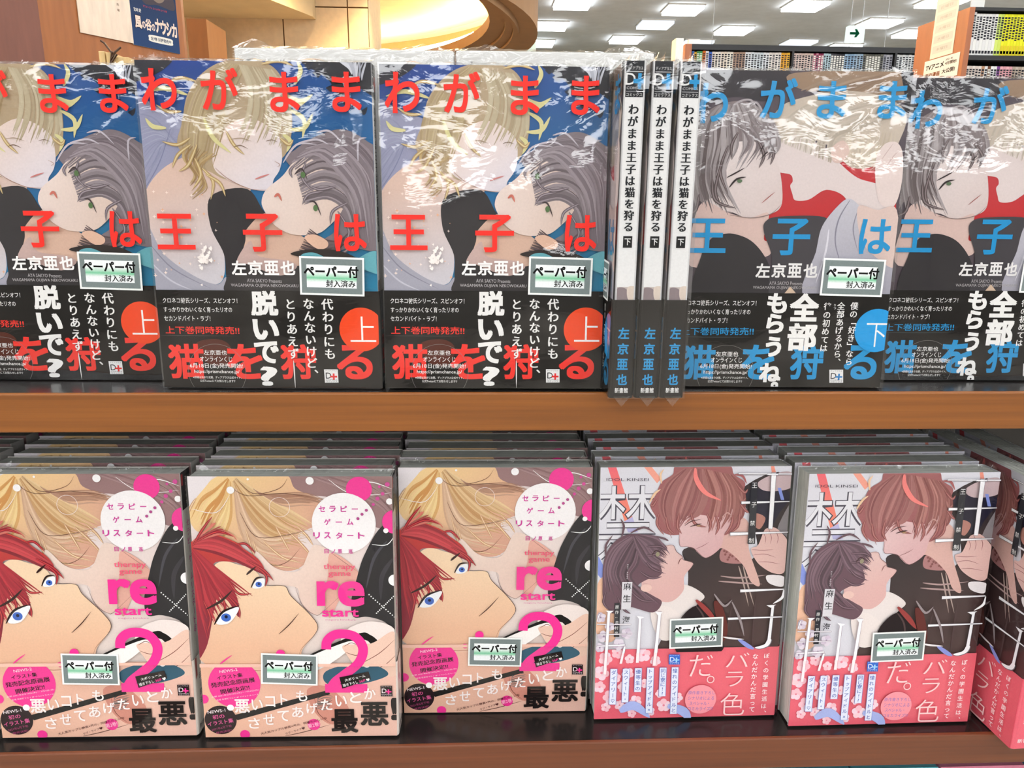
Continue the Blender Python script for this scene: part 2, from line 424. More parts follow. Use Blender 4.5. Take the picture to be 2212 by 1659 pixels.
# ------------------------------------------------------------------ print designs (millimetres on the cover)
FRONT_A = [
["p",["#24408f","#2f86a8",59.9,-0.0,107.7,116.3],[-3.1,-0.9,132.5,-2.7,136.8,125.7,-6.6,126.4]],
["P","#9a9bb5",[-3.7,21.4,12.5,25.5,27.0,31.5,23.0,50.9,11.8,60.0,0.5,72.7,-5.2,74.5]],
["H","#777a99","#b6b8cc",16,0.66,[-2.3,70.0,7.4,52.9,16.0,31.6],[0.2,28.3,9.7,31.7,26.7,52.7]],
["P","#2b2a33",[89.7,-2.1,132.5,-2.7,132.2,18.0,120.2,13.0,111.1,17.4,103.6,8.0]],
["P","#262a3c",[112.1,20.9,114.8,19.6,117.5,18.2,116.5,21.9,114.9,23.5,113.5,22.4]],
["P","#262a3c",[103.1,13.2,105.5,12.0,107.8,10.9,107.0,14.0,105.6,15.4,104.3,14.5]],
["P","#262a3c",[96.2,5.5,98.9,4.2,101.6,2.9,100.6,6.5,99.0,8.1,97.6,7.0]],
["P","#262a3c",[121.0,25.2,123.2,24.1,125.4,23.0,124.6,26.0,123.3,27.2,122.2,26.4]],
["P","#262a3c",[92.0,2.1,94.3,1.0,96.7,-0.1,95.8,3.0,94.4,4.3,93.2,3.5]],
["H","#d9dbe4","#8d90a0",12,1.31,[110.7,-0.7,116.2,2.7,118.2,7.8],[125.2,-0.9,122.7,5.2,121.9,11.2]],
["P","#31303b",[-3.1,-0.9,20.2,-1.2,12.0,6.6,-3.4,11.0]],
["P",["#d9bcae","#cfcbd2",15.5,61.7,31.5,116.8],[-1.4,70.9,11.9,55.5,32.3,49.0,50.7,59.6,58.1,68.5,39.5,74.1,34.7,85.1,40.2,99.9,40.1,114.8,34.3,121.0,18.3,115.9,6.2,105.7,-1.8,89.1]],
["P","#a9a8b5",[-2.7,87.3,6.3,103.8,22.1,115.9,35.3,121.0,41.0,116.7,42.9,125.2,-6.6,126.4]],
["S","#8f8e9c",0.75,[-1.1,98.3,10.8,112.2,31.5,123.4]],
["S","#c6c5d0",0.94,[-2.3,107.6,8.8,118.8,21.9,124.9]],
["P","#3d3a3d",[35.8,71.4,56.2,67.2,65.6,80.3,76.9,88.5,88.8,125.9,42.9,126.2,41.0,116.7,40.6,103.6,34.2,87.9]],
["P","#d8b6a4",[55.3,88.7,68.4,80.3,88.3,94.9,99.7,97.6,91.4,107.0,74.3,110.9,60.0,106.3,50.6,107.3,53.4,96.1]],
["P","#cbb0aa",[47.7,107.3,56.2,96.0,60.0,104.4,77.1,107.1,81.9,110.8,72.4,115.6,60.0,111.9,53.4,109.1]],
["P","#b39f84",[23.3,31.5,27.2,17.6,36.4,6.3,49.0,0.1,65.3,-0.5,76.2,4.0,82.7,16.9,83.4,34.4,78.9,48.6,69.2,52.2,55.3,43.5,47.0,61.4,35.9,57.9,26.7,52.7,19.5,43.9]],
["P",["#e3cfc6","#ddd6de",46.2,34.8,69.3,65.7],[46.2,34.8,59.9,29.3,74.7,37.1,77.1,48.6,75.3,56.7,71.6,62.1,69.3,67.7,58.6,67.4,46.0,62.3,38.7,56.1,39.7,43.6]],
["H","#9d8767","#cbbb98",26,1.5,[49.0,1.0,32.7,14.0,24.2,33.2,23.1,49.1],[59.9,2.5,50.8,19.0,45.2,36.5,37.7,56.1]],
["H","#a8977c","#cabfa6",22,1.41,[56.3,1.7,59.9,13.7,58.1,25.9,50.7,40.0],[73.5,4.1,80.9,16.9,82.0,32.6,78.4,43.2]],
["H","#8f7150","#c9b184",12,1.13,[25.0,43.8,23.0,50.9,28.5,59.8,24.7,66.1],[41.5,49.0,32.2,56.2,33.9,66.9,26.4,74.3]],
["S","#d6cf9a",2.44,[80.4,16.9,89.2,20.3,95.7,16.7]],
["S","#d6cf9a",2.44,[80.9,20.4,87.4,22.1,95.1,17.2]],
["S","#d6cf9a",2.44,[82.8,24.7,90.2,29.9,89.0,39.6]],
["S","#d6cf9a",2.44,[82.0,35.2,90.3,34.3,95.2,26.8]],
["S","#d6cf9a",2.44,[78.3,37.9,82.1,41.4,79.8,47.2]],
["S","#d6cf9a",2.44,[14.1,35.1,6.9,34.3,3.3,30.0]],
["S","#d6cf9a",2.44,[27.2,17.6,14.5,14.3,3.6,17.0]],
["S","#d6cf9a",2.44,[86.3,11.7,89.8,4.7,88.0,-0.4]],
["S","#d6cf9a",2.44,[35.2,29.6,39.7,40.1,48.9,48.0]],
["S","#b79a6c",1.88,[26.8,43.8,19.4,49.2,15.6,56.3]],
["S","#d9c79c",0.75,[26.8,43.8,19.4,49.2,15.6,56.3]],
["S","#b79a6c",1.88,[28.6,50.9,31.2,59.8,26.5,67.0]],
["S","#d9c79c",0.75,[28.6,50.9,31.2,59.8,26.5,67.0]],
["S","#b79a6c",1.88,[32.2,56.2,37.7,63.3,35.7,73.3]],
["S","#d9c79c",0.75,[32.2,56.2,37.7,63.3,35.7,73.3]],
["S","#b79a6c",1.88,[34.0,59.7,41.4,64.2,44.1,71.4]],
["S","#d9c79c",0.75,[34.0,59.7,41.4,64.2,44.1,71.4]],
["S","#b79a6c",1.88,[26.9,40.2,19.5,43.9,11.3,42.2]],
["S","#d9c79c",0.75,[26.9,40.2,19.5,43.9,11.3,42.2]],
["S","#b79a6c",1.88,[47.1,36.5,50.7,43.5,56.3,48.8]],
["S","#d9c79c",0.75,[47.1,36.5,50.7,43.5,56.3,48.8]],
["S","#b79a6c",1.88,[76.5,39.7,81.2,43.2,83.9,40.5]],
["S","#d9c79c",0.75,[76.5,39.7,81.2,43.2,83.9,40.5]],
["S","#b79a6c",1.88,[23.4,26.3,16.1,26.4,9.8,23.0]],
["S","#d9c79c",0.75,[23.4,26.3,16.1,26.4,9.8,23.0]],
["S","#b79a6c",1.88,[32.7,10.6,23.7,9.0,16.4,12.5]],
["S","#d9c79c",0.75,[32.7,10.6,23.7,9.0,16.4,12.5]],
["S","#b79a6c",1.88,[68.9,1.6,78.0,-0.2,86.2,2.2]],
["S","#d9c79c",0.75,[68.9,1.6,78.0,-0.2,86.2,2.2]],
["S","#b79a6c",1.88,[30.5,43.7,24.8,54.5,19.2,58.1]],
["S","#d9c79c",0.75,[30.5,43.7,24.8,54.5,19.2,58.1]],
["S","#7c6655",0.47,[50.7,44.9,54.4,43.9,58.6,45.7]],
["S","#7c6655",0.38,[68.7,41.6,71.9,40.8,75.2,41.9]],
["S","#9a8468",0.38,[49.8,40.7,55.3,40.1,60.9,41.7]],
["S","#c87f7b",0.84,[61.4,62.0,65.5,60.5,69.7,59.2]],
["S","#b99c92",0.38,[72.9,52.2,75.7,54.0,73.9,55.4]],
["S","#a98574",0.38,[39.6,56.1,47.0,62.3,58.6,67.4,69.3,67.7]],
["P","#857a80",[79.4,52.1,84.9,45.8,96.8,38.6,111.5,34.9,124.7,41.0,134.3,51.6,135.8,95.5,126.5,101.1,113.1,99.4,100.8,103.2,97.8,95.7,105.2,88.3,97.4,70.0]],
["P",["#e6d5ce","#dcc6bb",69.3,65.7,106.9,79.0],[64.3,73.9,67.4,67.5,76.7,60.2,83.1,53.0,90.5,50.2,103.6,56.4,110.4,68.1,109.7,78.1,100.5,88.3,93.0,92.1,80.7,92.2,71.3,87.6,65.6,79.4]],
["H","#5d5358","#a69ba1",30,1.6,[83.1,52.1,96.9,43.1,113.7,48.2,119.9,69.8],[88.1,75.5,102.1,72.7,112.6,79.9,115.8,95.6]],
["H","#6a5f66","#aca1a8",24,1.5,[96.8,39.5,115.3,39.3,128.7,51.6,131.5,78.8],[82.2,53.0,97.0,48.4,116.1,69.8,120.6,97.4]],
["H","#4d3e40","#7c6d70",14,1.31,[90.2,89.3,99.7,95.7,113.0,97.5],[83.7,101.4,99.9,104.1,116.6,88.2]],
["S","#c3bcc6",1.13,[77.6,53.0,85.8,43.2,96.9,43.1]],
["S","#c3bcc6",1.13,[86.7,42.3,96.8,40.4,103.4,43.0]],
["S","#c3bcc6",1.13,[96.8,36.9,104.2,35.9,111.7,42.9]],
["S","#c3bcc6",1.13,[119.4,51.7,120.0,41.0,124.6,39.2]],
["S","#6f646a",1.69,[90.5,52.0,87.9,61.0,93.6,68.2]],
["S","#a2979e",0.66,[90.5,52.0,87.9,61.0,93.6,68.2]],
["S","#6f646a",1.69,[99.2,68.2,90.8,70.1,87.1,75.6]],
["S","#a2979e",0.66,[99.2,68.2,90.8,70.1,87.1,75.6]],
["S","#6f646a",1.69,[106.9,79.0,112.9,90.1,109.2,97.5]],
["S","#a2979e",0.66,[106.9,79.0,112.9,90.1,109.2,97.5]],
["S","#6f646a",1.69,[84.1,53.9,81.3,57.5,82.3,61.1]],
["S","#a2979e",0.66,[84.1,53.9,81.3,57.5,82.3,61.1]],
["S","#6f646a",1.69,[112.5,74.4,104.1,79.1,102.4,86.4]],
["S","#a2979e",0.66,[112.5,74.4,104.1,79.1,102.4,86.4]],
["S","#6f646a",1.69,[116.8,95.6,107.5,103.1,96.1,103.2]],
["S","#a2979e",0.66,[116.8,95.6,107.5,103.1,96.1,103.2]],
["S","#6f646a",1.69,[106.6,65.4,97.3,67.3,90.7,64.6]],
["S","#a2979e",0.66,[106.6,65.4,97.3,67.3,90.7,64.6]],
["S","#4c4144",0.94,[83.7,59.3,87.8,56.1,90.7,61.9]],
["C","#5f7a52",88.4,59.4,1.31,1.69],
["S","#4c4144",0.94,[91.3,73.7,94.6,74.6,97.6,81.9]],
["C","#5f7a52",94.5,77.5,1.31,1.78],
["S","#c9776a",1.5,[71.7,71.6,74.0,70.2,75.7,73.8]],
["P","#dfb9a4",[87.4,94.0,93.0,92.1,100.2,95.7,99.8,99.4,94.1,100.0]],
["P","#38302f",[79.0,103.3,91.3,100.4,107.4,101.3,119.0,106.8,113.3,108.7,98.0,106.9]],
["P","#6fb0bb",[113.3,108.7,126.5,101.1,136.2,106.7,136.5,116.1,117.2,110.6]],
["P","#6fb0bb",[84.7,104.2,92.2,102.3,99.9,106.9,88.6,110.8]],
["p","#e8b490",[16.6,94.3,17.4,93.9,17.7,93.1,18.0,94.0,18.9,94.3,17.9,94.6,17.7,95.4,17.4,94.5]],
["p","#f0dfd6",[17.4,91.6,18.1,91.4,18.3,90.8,18.5,91.4,19.1,91.6,18.4,91.9,18.3,92.5,18.0,91.8]],
["p","#f0dfd6",[6.3,91.9,7.0,91.7,7.2,91.0,7.5,91.7,8.1,91.9,7.4,92.2,7.2,92.8,7.0,92.1]],
["p","#e8b490",[30.8,70.7,31.2,70.6,31.4,70.1,31.6,70.6,32.0,70.7,31.5,70.9,31.4,71.4,31.2,70.9]],
["p","#f0dfd6",[2.2,107.1,3.0,106.9,3.2,106.2,3.4,106.9,4.1,107.1,3.4,107.4,3.2,108.1,2.9,107.3]],
["p","#f0dfd6",[-0.2,116.0,0.8,115.7,1.1,114.8,1.4,115.7,2.2,116.0,1.3,116.4,1.0,117.2,0.7,116.3]],
["p","#e8b490",[25.1,97.1,25.5,96.9,25.6,96.6,25.7,96.9,26.1,97.1,25.7,97.2,25.6,97.6,25.5,97.2]],
["p","#f0dfd6",[0.1,92.8,0.4,92.7,0.6,92.4,0.7,92.7,1.0,92.8,0.6,92.9,0.5,93.2,0.4,92.9]],
["p","#f0dfd6",[7.3,78.3,7.6,78.2,7.7,77.9,7.8,78.2,8.1,78.3,7.8,78.4,7.7,78.7,7.6,78.4]],
["p","#e8b490",[17.2,88.2,18.0,87.9,18.3,87.2,18.5,88.0,19.4,88.2,18.5,88.5,18.2,89.3,17.9,88.4]],
["p","#f0dfd6",[19.5,98.4,20.1,98.1,20.3,97.6,20.5,98.2,21.1,98.3,20.4,98.6,20.3,99.1,20.0,98.5]],
["p","#f0dfd6",[25.4,89.0,25.9,88.8,26.1,88.4,26.2,88.9,26.7,89.0,26.2,89.2,26.0,89.6,25.9,89.1]],
["p","#e8b490",[37.9,116.5,38.8,116.2,39.0,115.4,39.3,116.2,40.1,116.5,39.3,116.8,39.0,117.6,38.7,116.7]],
["p","#f0dfd6",[27.4,81.8,27.8,81.7,27.9,81.3,28.1,81.7,28.5,81.8,28.0,82.0,27.9,82.4,27.8,82.0]],
["p","#f0dfd6",[10.8,69.7,11.5,69.4,11.8,68.7,12.0,69.5,12.8,69.7,12.0,70.0,11.7,70.7,11.5,69.9]],
["p","#e8b490",[14.7,109.0,15.2,108.7,15.4,108.3,15.6,108.8,16.1,108.9,15.5,109.2,15.4,109.7,15.2,109.1]],
["p","#f0dfd6",[37.1,108.8,37.4,108.7,37.5,108.5,37.6,108.8,37.9,108.8,37.6,109.0,37.5,109.2,37.4,108.9]],
["p","#f0dfd6",[7.0,112.3,7.6,112.1,7.8,111.5,8.0,112.1,8.6,112.3,7.9,112.5,7.8,113.1,7.5,112.4]],
["p","#e8b490",[38.2,85.9,38.5,85.8,38.6,85.5,38.7,85.8,39.0,85.9,38.7,86.0,38.6,86.3,38.5,86.0]],
["p","#f0dfd6",[23.9,105.4,24.4,105.2,24.5,104.8,24.7,105.2,25.1,105.4,24.7,105.6,24.5,106.0,24.3,105.5]],
["p","#f0dfd6",[2.4,82.9,3.3,82.6,3.6,81.8,3.9,82.6,4.8,82.9,3.8,83.3,3.6,84.1,3.2,83.1]],
["p","#e8b490",[29.4,71.9,29.9,71.8,30.0,71.4,30.2,71.8,30.6,71.9,30.1,72.1,30.0,72.5,29.8,72.1]],
["p","#f0dfd6",[3.4,69.3,4.2,69.0,4.5,68.3,4.7,69.0,5.5,69.3,4.7,69.6,4.4,70.3,4.1,69.5]],
["p","#f0dfd6",[6.1,94.3,6.7,94.1,6.9,93.6,7.1,94.1,7.7,94.3,7.0,94.6,6.9,95.1,6.7,94.5]],
["p","#e8b490",[6.7,103.1,7.1,103.0,7.2,102.6,7.3,103.0,7.7,103.1,7.3,103.3,7.2,103.6,7.1,103.2]],
["p","#f0dfd6",[24.8,71.9,25.4,71.7,25.6,71.2,25.7,71.7,26.3,71.9,25.7,72.1,25.5,72.6,25.3,72.1]],
["p","#f0dfd6",[7.4,79.7,8.3,79.4,8.6,78.6,8.9,79.4,9.8,79.7,8.8,80.1,8.6,80.9,8.2,80.0]],
["p","#e8b490",[30.6,81.3,31.4,80.9,31.7,80.2,32.0,81.0,32.8,81.2,31.9,81.6,31.7,82.3,31.3,81.5]],
["p","#f0dfd6",[7.3,86.0,8.1,85.7,8.4,84.9,8.7,85.7,9.5,86.0,8.6,86.3,8.4,87.0,8.0,86.2]],
["p","#f0dfd6",[24.3,71.1,25.2,70.8,25.5,69.9,25.8,70.8,26.7,71.1,25.7,71.5,25.5,72.3,25.1,71.3]],
["p","#e8b490",[7.6,79.1,8.4,78.8,8.6,78.1,8.9,78.9,9.6,79.1,8.8,79.4,8.6,80.1,8.3,79.3]],
["p","#f0dfd6",[12.7,81.0,13.0,80.9,13.1,80.6,13.2,80.9,13.5,81.0,13.2,81.1,13.1,81.4,13.0,81.1]],
["p","#f0dfd6",[2.9,95.6,3.3,95.4,3.4,95.0,3.6,95.4,4.0,95.5,3.5,95.7,3.4,96.1,3.3,95.7]],
["p","#e8b490",[23.0,84.7,23.5,84.5,23.7,84.0,23.9,84.5,24.5,84.7,23.9,84.9,23.7,85.5,23.5,84.9]],
["p","#f0dfd6",[36.9,90.3,37.5,90.0,37.7,89.4,37.9,90.1,38.6,90.3,37.9,90.5,37.7,91.1,37.5,90.4]],
["p","#f0dfd6",[33.7,75.1,34.1,75.0,34.2,74.7,34.4,75.0,34.7,75.1,34.3,75.3,34.2,75.6,34.1,75.2]],
["p","#e8b490",[35.0,107.3,35.4,107.2,35.6,106.8,35.7,107.2,36.2,107.3,35.7,107.5,35.6,107.9,35.4,107.5]],
["p","#f0dfd6",[6.0,103.5,6.9,103.2,7.2,102.4,7.5,103.2,8.4,103.5,7.4,103.9,7.2,104.7,6.8,103.7]],
["p","#f0dfd6",[6.1,114.4,6.9,114.0,7.2,113.2,7.5,114.1,8.3,114.3,7.4,114.7,7.2,115.5,6.9,114.6]],
["p","#e8b490",[23.3,87.2,23.7,87.1,23.8,86.8,23.9,87.1,24.2,87.2,23.9,87.4,23.8,87.7,23.6,87.3]],
["p","#f0dfd6",[0.4,115.0,0.8,114.9,1.0,114.5,1.1,114.9,1.5,115.0,1.1,115.2,0.9,115.6,0.8,115.1]],
["p","#f0dfd6",[26.8,78.9,27.6,78.6,27.9,77.9,28.1,78.7,28.9,78.9,28.1,79.2,27.8,80.0,27.5,79.1]],
["p","#e8b490",[23.1,80.8,23.5,80.6,23.6,80.3,23.7,80.6,24.1,80.8,23.7,80.9,23.6,81.3,23.4,80.9]],
["p","#f0dfd6",[28.0,69.5,28.4,69.3,28.6,69.0,28.7,69.4,29.1,69.5,28.7,69.7,28.6,70.1,28.4,69.6]],
["p","#f0dfd6",[20.8,109.2,21.5,108.9,21.7,108.3,21.9,109.0,22.6,109.2,21.9,109.5,21.7,110.1,21.4,109.4]],
["p","#e8b490",[10.0,112.6,10.4,112.5,10.6,112.1,10.7,112.5,11.1,112.6,10.7,112.8,10.6,113.2,10.4,112.7]],
["p","#efe6e2",[30.3,107.5,31.3,107.1,31.8,106.5,32.3,107.7,31.8,108.8,30.9,108.2]],
["p","#efe6e2",[30.0,108.1,31.0,107.7,31.4,107.1,31.9,108.3,31.4,109.3,30.6,108.8]],
["p","#efe6e2",[28.3,106.3,29.2,105.9,29.7,105.3,30.1,106.5,29.6,107.5,28.8,107.0]],
["p","#efe6e2",[32.5,100.1,33.7,99.7,34.3,98.9,34.9,100.4,34.3,101.7,33.2,101.0]],
["p","#efe6e2",[28.6,102.4,29.3,102.1,29.7,101.7,30.0,102.6,29.6,103.4,29.0,102.9]],
["p","#efe6e2",[28.8,107.2,30.2,106.7,30.9,105.8,31.6,107.5,30.9,109.1,29.6,108.3]],
["p","#efe6e2",[28.2,97.7,28.9,97.5,29.2,97.1,29.5,97.8,29.2,98.5,28.6,98.2]],
["p","#efe6e2",[27.4,103.7,28.7,103.2,29.3,102.4,29.9,104.0,29.3,105.4,28.2,104.6]],
["p","#efe6e2",[26.5,121.0,27.2,120.7,27.5,120.3,27.8,121.2,27.5,121.9,26.9,121.5]],
["p","#efe6e2",[25.8,105.2,27.2,104.7,28.0,103.8,28.7,105.6,27.9,107.2,26.7,106.3]],
["p","#efe6e2",[28.4,101.0,29.8,100.5,30.4,99.7,31.1,101.3,30.4,102.8,29.2,102.0]],
["p","#efe6e2",[30.1,105.2,31.3,104.8,31.9,104.0,32.5,105.5,31.9,106.9,30.8,106.1]],
["p","#efe6e2",[31.8,102.5,32.8,102.1,33.3,101.5,33.8,102.7,33.3,103.8,32.5,103.2]],
["p","#efe6e2",[29.8,99.6,30.9,99.1,31.5,98.4,32.0,99.8,31.4,101.1,30.5,100.4]],
["p","#efe6e2",[27.7,104.4,28.8,104.0,29.4,103.3,29.9,104.7,29.3,105.9,28.4,105.2]],
["p","#efe6e2",[28.2,106.1,29.4,105.7,30.0,104.9,30.6,106.4,30.0,107.7,29.0,107.0]],
["p","#efe6e2",[32.1,106.7,33.4,106.3,34.1,105.5,34.7,107.0,34.0,108.4,32.9,107.7]],
["p","#efe6e2",[26.6,111.3,27.8,110.8,28.4,110.1,28.9,111.5,28.3,112.8,27.3,112.1]],
["p","#efe6e2",[26.3,110.0,27.0,109.7,27.4,109.3,27.7,110.2,27.3,110.9,26.7,110.5]],
["p","#efe6e2",[28.8,106.2,30.0,105.7,30.5,105.0,31.1,106.4,30.5,107.7,29.5,107.0]],
["p","#efe6e2",[27.5,107.4,28.7,107.0,29.3,106.2,29.9,107.7,29.3,109.1,28.2,108.4]],
["p","#efe6e2",[26.1,107.2,27.5,106.6,28.3,105.7,29.0,107.5,28.2,109.1,27.0,108.2]],
["p","#efe6e2",[29.1,107.8,30.0,107.4,30.4,106.9,30.9,108.0,30.4,109.0,29.7,108.4]],
["p","#efe6e2",[28.8,104.8,29.6,104.6,30.0,104.1,30.3,105.0,29.9,105.9,29.3,105.4]],
["p","#efe6e2",[31.1,103.9,32.1,103.5,32.6,102.9,33.1,104.2,32.6,105.3,31.7,104.7]],
["p","#efe6e2",[29.9,104.9,31.1,104.4,31.7,103.7,32.3,105.2,31.7,106.5,30.7,105.8]],
["G","わ",12.7,15.3,18.77,21.11,"#ee4038",3],
["G","が",45.8,14.7,19.71,21.11,"#ee4038",3],
["G","ま",80.9,16.0,15.48,20.17,"#ee4038",3],
["G","ま",114.7,15.6,15.48,20.17,"#ee4038",3],
["G","王",15.0,91.2,20.83,19.24,"#ee4038",3],
["G","子",64.2,91.4,21.58,20.64,"#ee4038",3],
["G","は",113.8,91.0,17.83,20.17,"#ee4038",3],
["G","左",49.4,111.2,8.07,7.88,"#eceaea",4],
["G","京",58.7,111.1,8.07,7.88,"#eceaea",4],
["G","亜",68.0,111.1,8.07,7.88,"#eceaea",4],
["G","也",77.3,111.0,8.07,7.88,"#eceaea",4],
["L","AYA SAKYO Presents",53.6,118.3,73.4,118.6,2.06,"#b8b4b6",0],
["L","WAGAMAMA OUJIWA NEKOWOKARU",44.2,121.3,82.8,121.5,2.25,"#b8b4b6",0]]
BAND_A = [
["p","#171213",[-6.4,122.3,136.7,121.5,139.1,192.1,-8.3,192.4]],
["P","#5b2a1c",[20.5,155.7,33.1,152.8,40.8,157.6,36.8,168.4,25.2,166.5]],
["G","猫",14.1,166.3,20.17,20.17,"#ee4038",4],
["G","を",48.5,166.2,20.17,20.17,"#ee4038",4],
["G","狩",80.0,166.1,20.17,20.17,"#ee4038",4],
["G","る",113.2,166.0,20.17,20.17,"#ee4038",4],
["L","クロネコ彼氏シリーズ、スピンオフ！",3.6,130.3,46.7,130.3,3.19,"#f0efee",1],
["L","すっかりかわいくなく育ったリオの",3.7,135.6,43.3,135.5,3.19,"#f0efee",1],
["L","セカンドバイト・ラブ！",3.5,140.6,30.3,140.7,3.19,"#f0efee",1],
["L","上下巻同時発売!!",3.7,147.6,46.6,147.7,4.5,"#ee4038",2],
["S","#6a6464",0.19,[0.4,150.8,21.6,150.9,46.8,151.0]],
["O","#8b8686",31.8,172.7,16.89,0.19],
["L","左京亜也",24.8,160.8,38.3,160.9,3.0,"#f0efee",1],
["L","オンラインくじ",22.3,164.7,41.2,164.9,3.19,"#f0efee",1],
["L","6月18日(金)発売開始!",16.0,168.9,47.3,169.0,3.38,"#f0efee",1],
["L","https://prismchance.jp/",18.3,172.5,45.0,172.6,2.63,"#f0efee",1],
["L","※詳細は決まり次第、ディアプラス公式サイト、",17.3,175.8,46.0,175.9,1.5,"#f0efee",1],
["L","公式Twitterにてお知らせします♡",21.3,177.9,42.1,178.1,1.6,"#f0efee",1],
["G","脱",62.2,131.6,14.83,13.7,"#f0efee",6],
["G","い",62.2,147.0,14.08,11.26,"#f0efee",6],
["G","で",61.8,160.5,13.61,12.39,"#f0efee",5],
["G","?",62.3,174.9,8.63,11.07,"#f0efee",4],
["V","とりあえず",77.3,128.3,77.6,164.8,6.76,"#f0efee",4],
["S","#f0efee",0.66,[77.3,165.3,77.4,172.2,77.5,182.0]],
["V","なんないけど、",87.8,128.2,88.5,177.2,6.76,"#f0efee",4],
["V","代わりにも",98.6,128.2,99.0,164.8,6.94,"#f0efee",4],
["C","#f0501f",118.1,146.6,12.95,12.95],
["G","上",118.9,146.4,15.01,15.01,"#f3f1f0",-1],
["p","#e9e9ea",[95.0,170.5,103.1,170.5,103.3,178.5,95.2,178.6]],
["L","ディアプラス",95.7,171.3,102.5,171.3,0.91,"#2a2a30",0],
["G","D",97.5,174.3,3.27,3.65,"#2a2a30",1],
["G","+",100.6,174.9,3.74,3.65,"#e02f2f",4],
["L","COMICS",95.8,176.9,102.6,176.9,0.68,"#2a2a30",0],
["L","コミックス",95.8,177.9,102.6,177.9,0.84,"#2a2a30",0]]
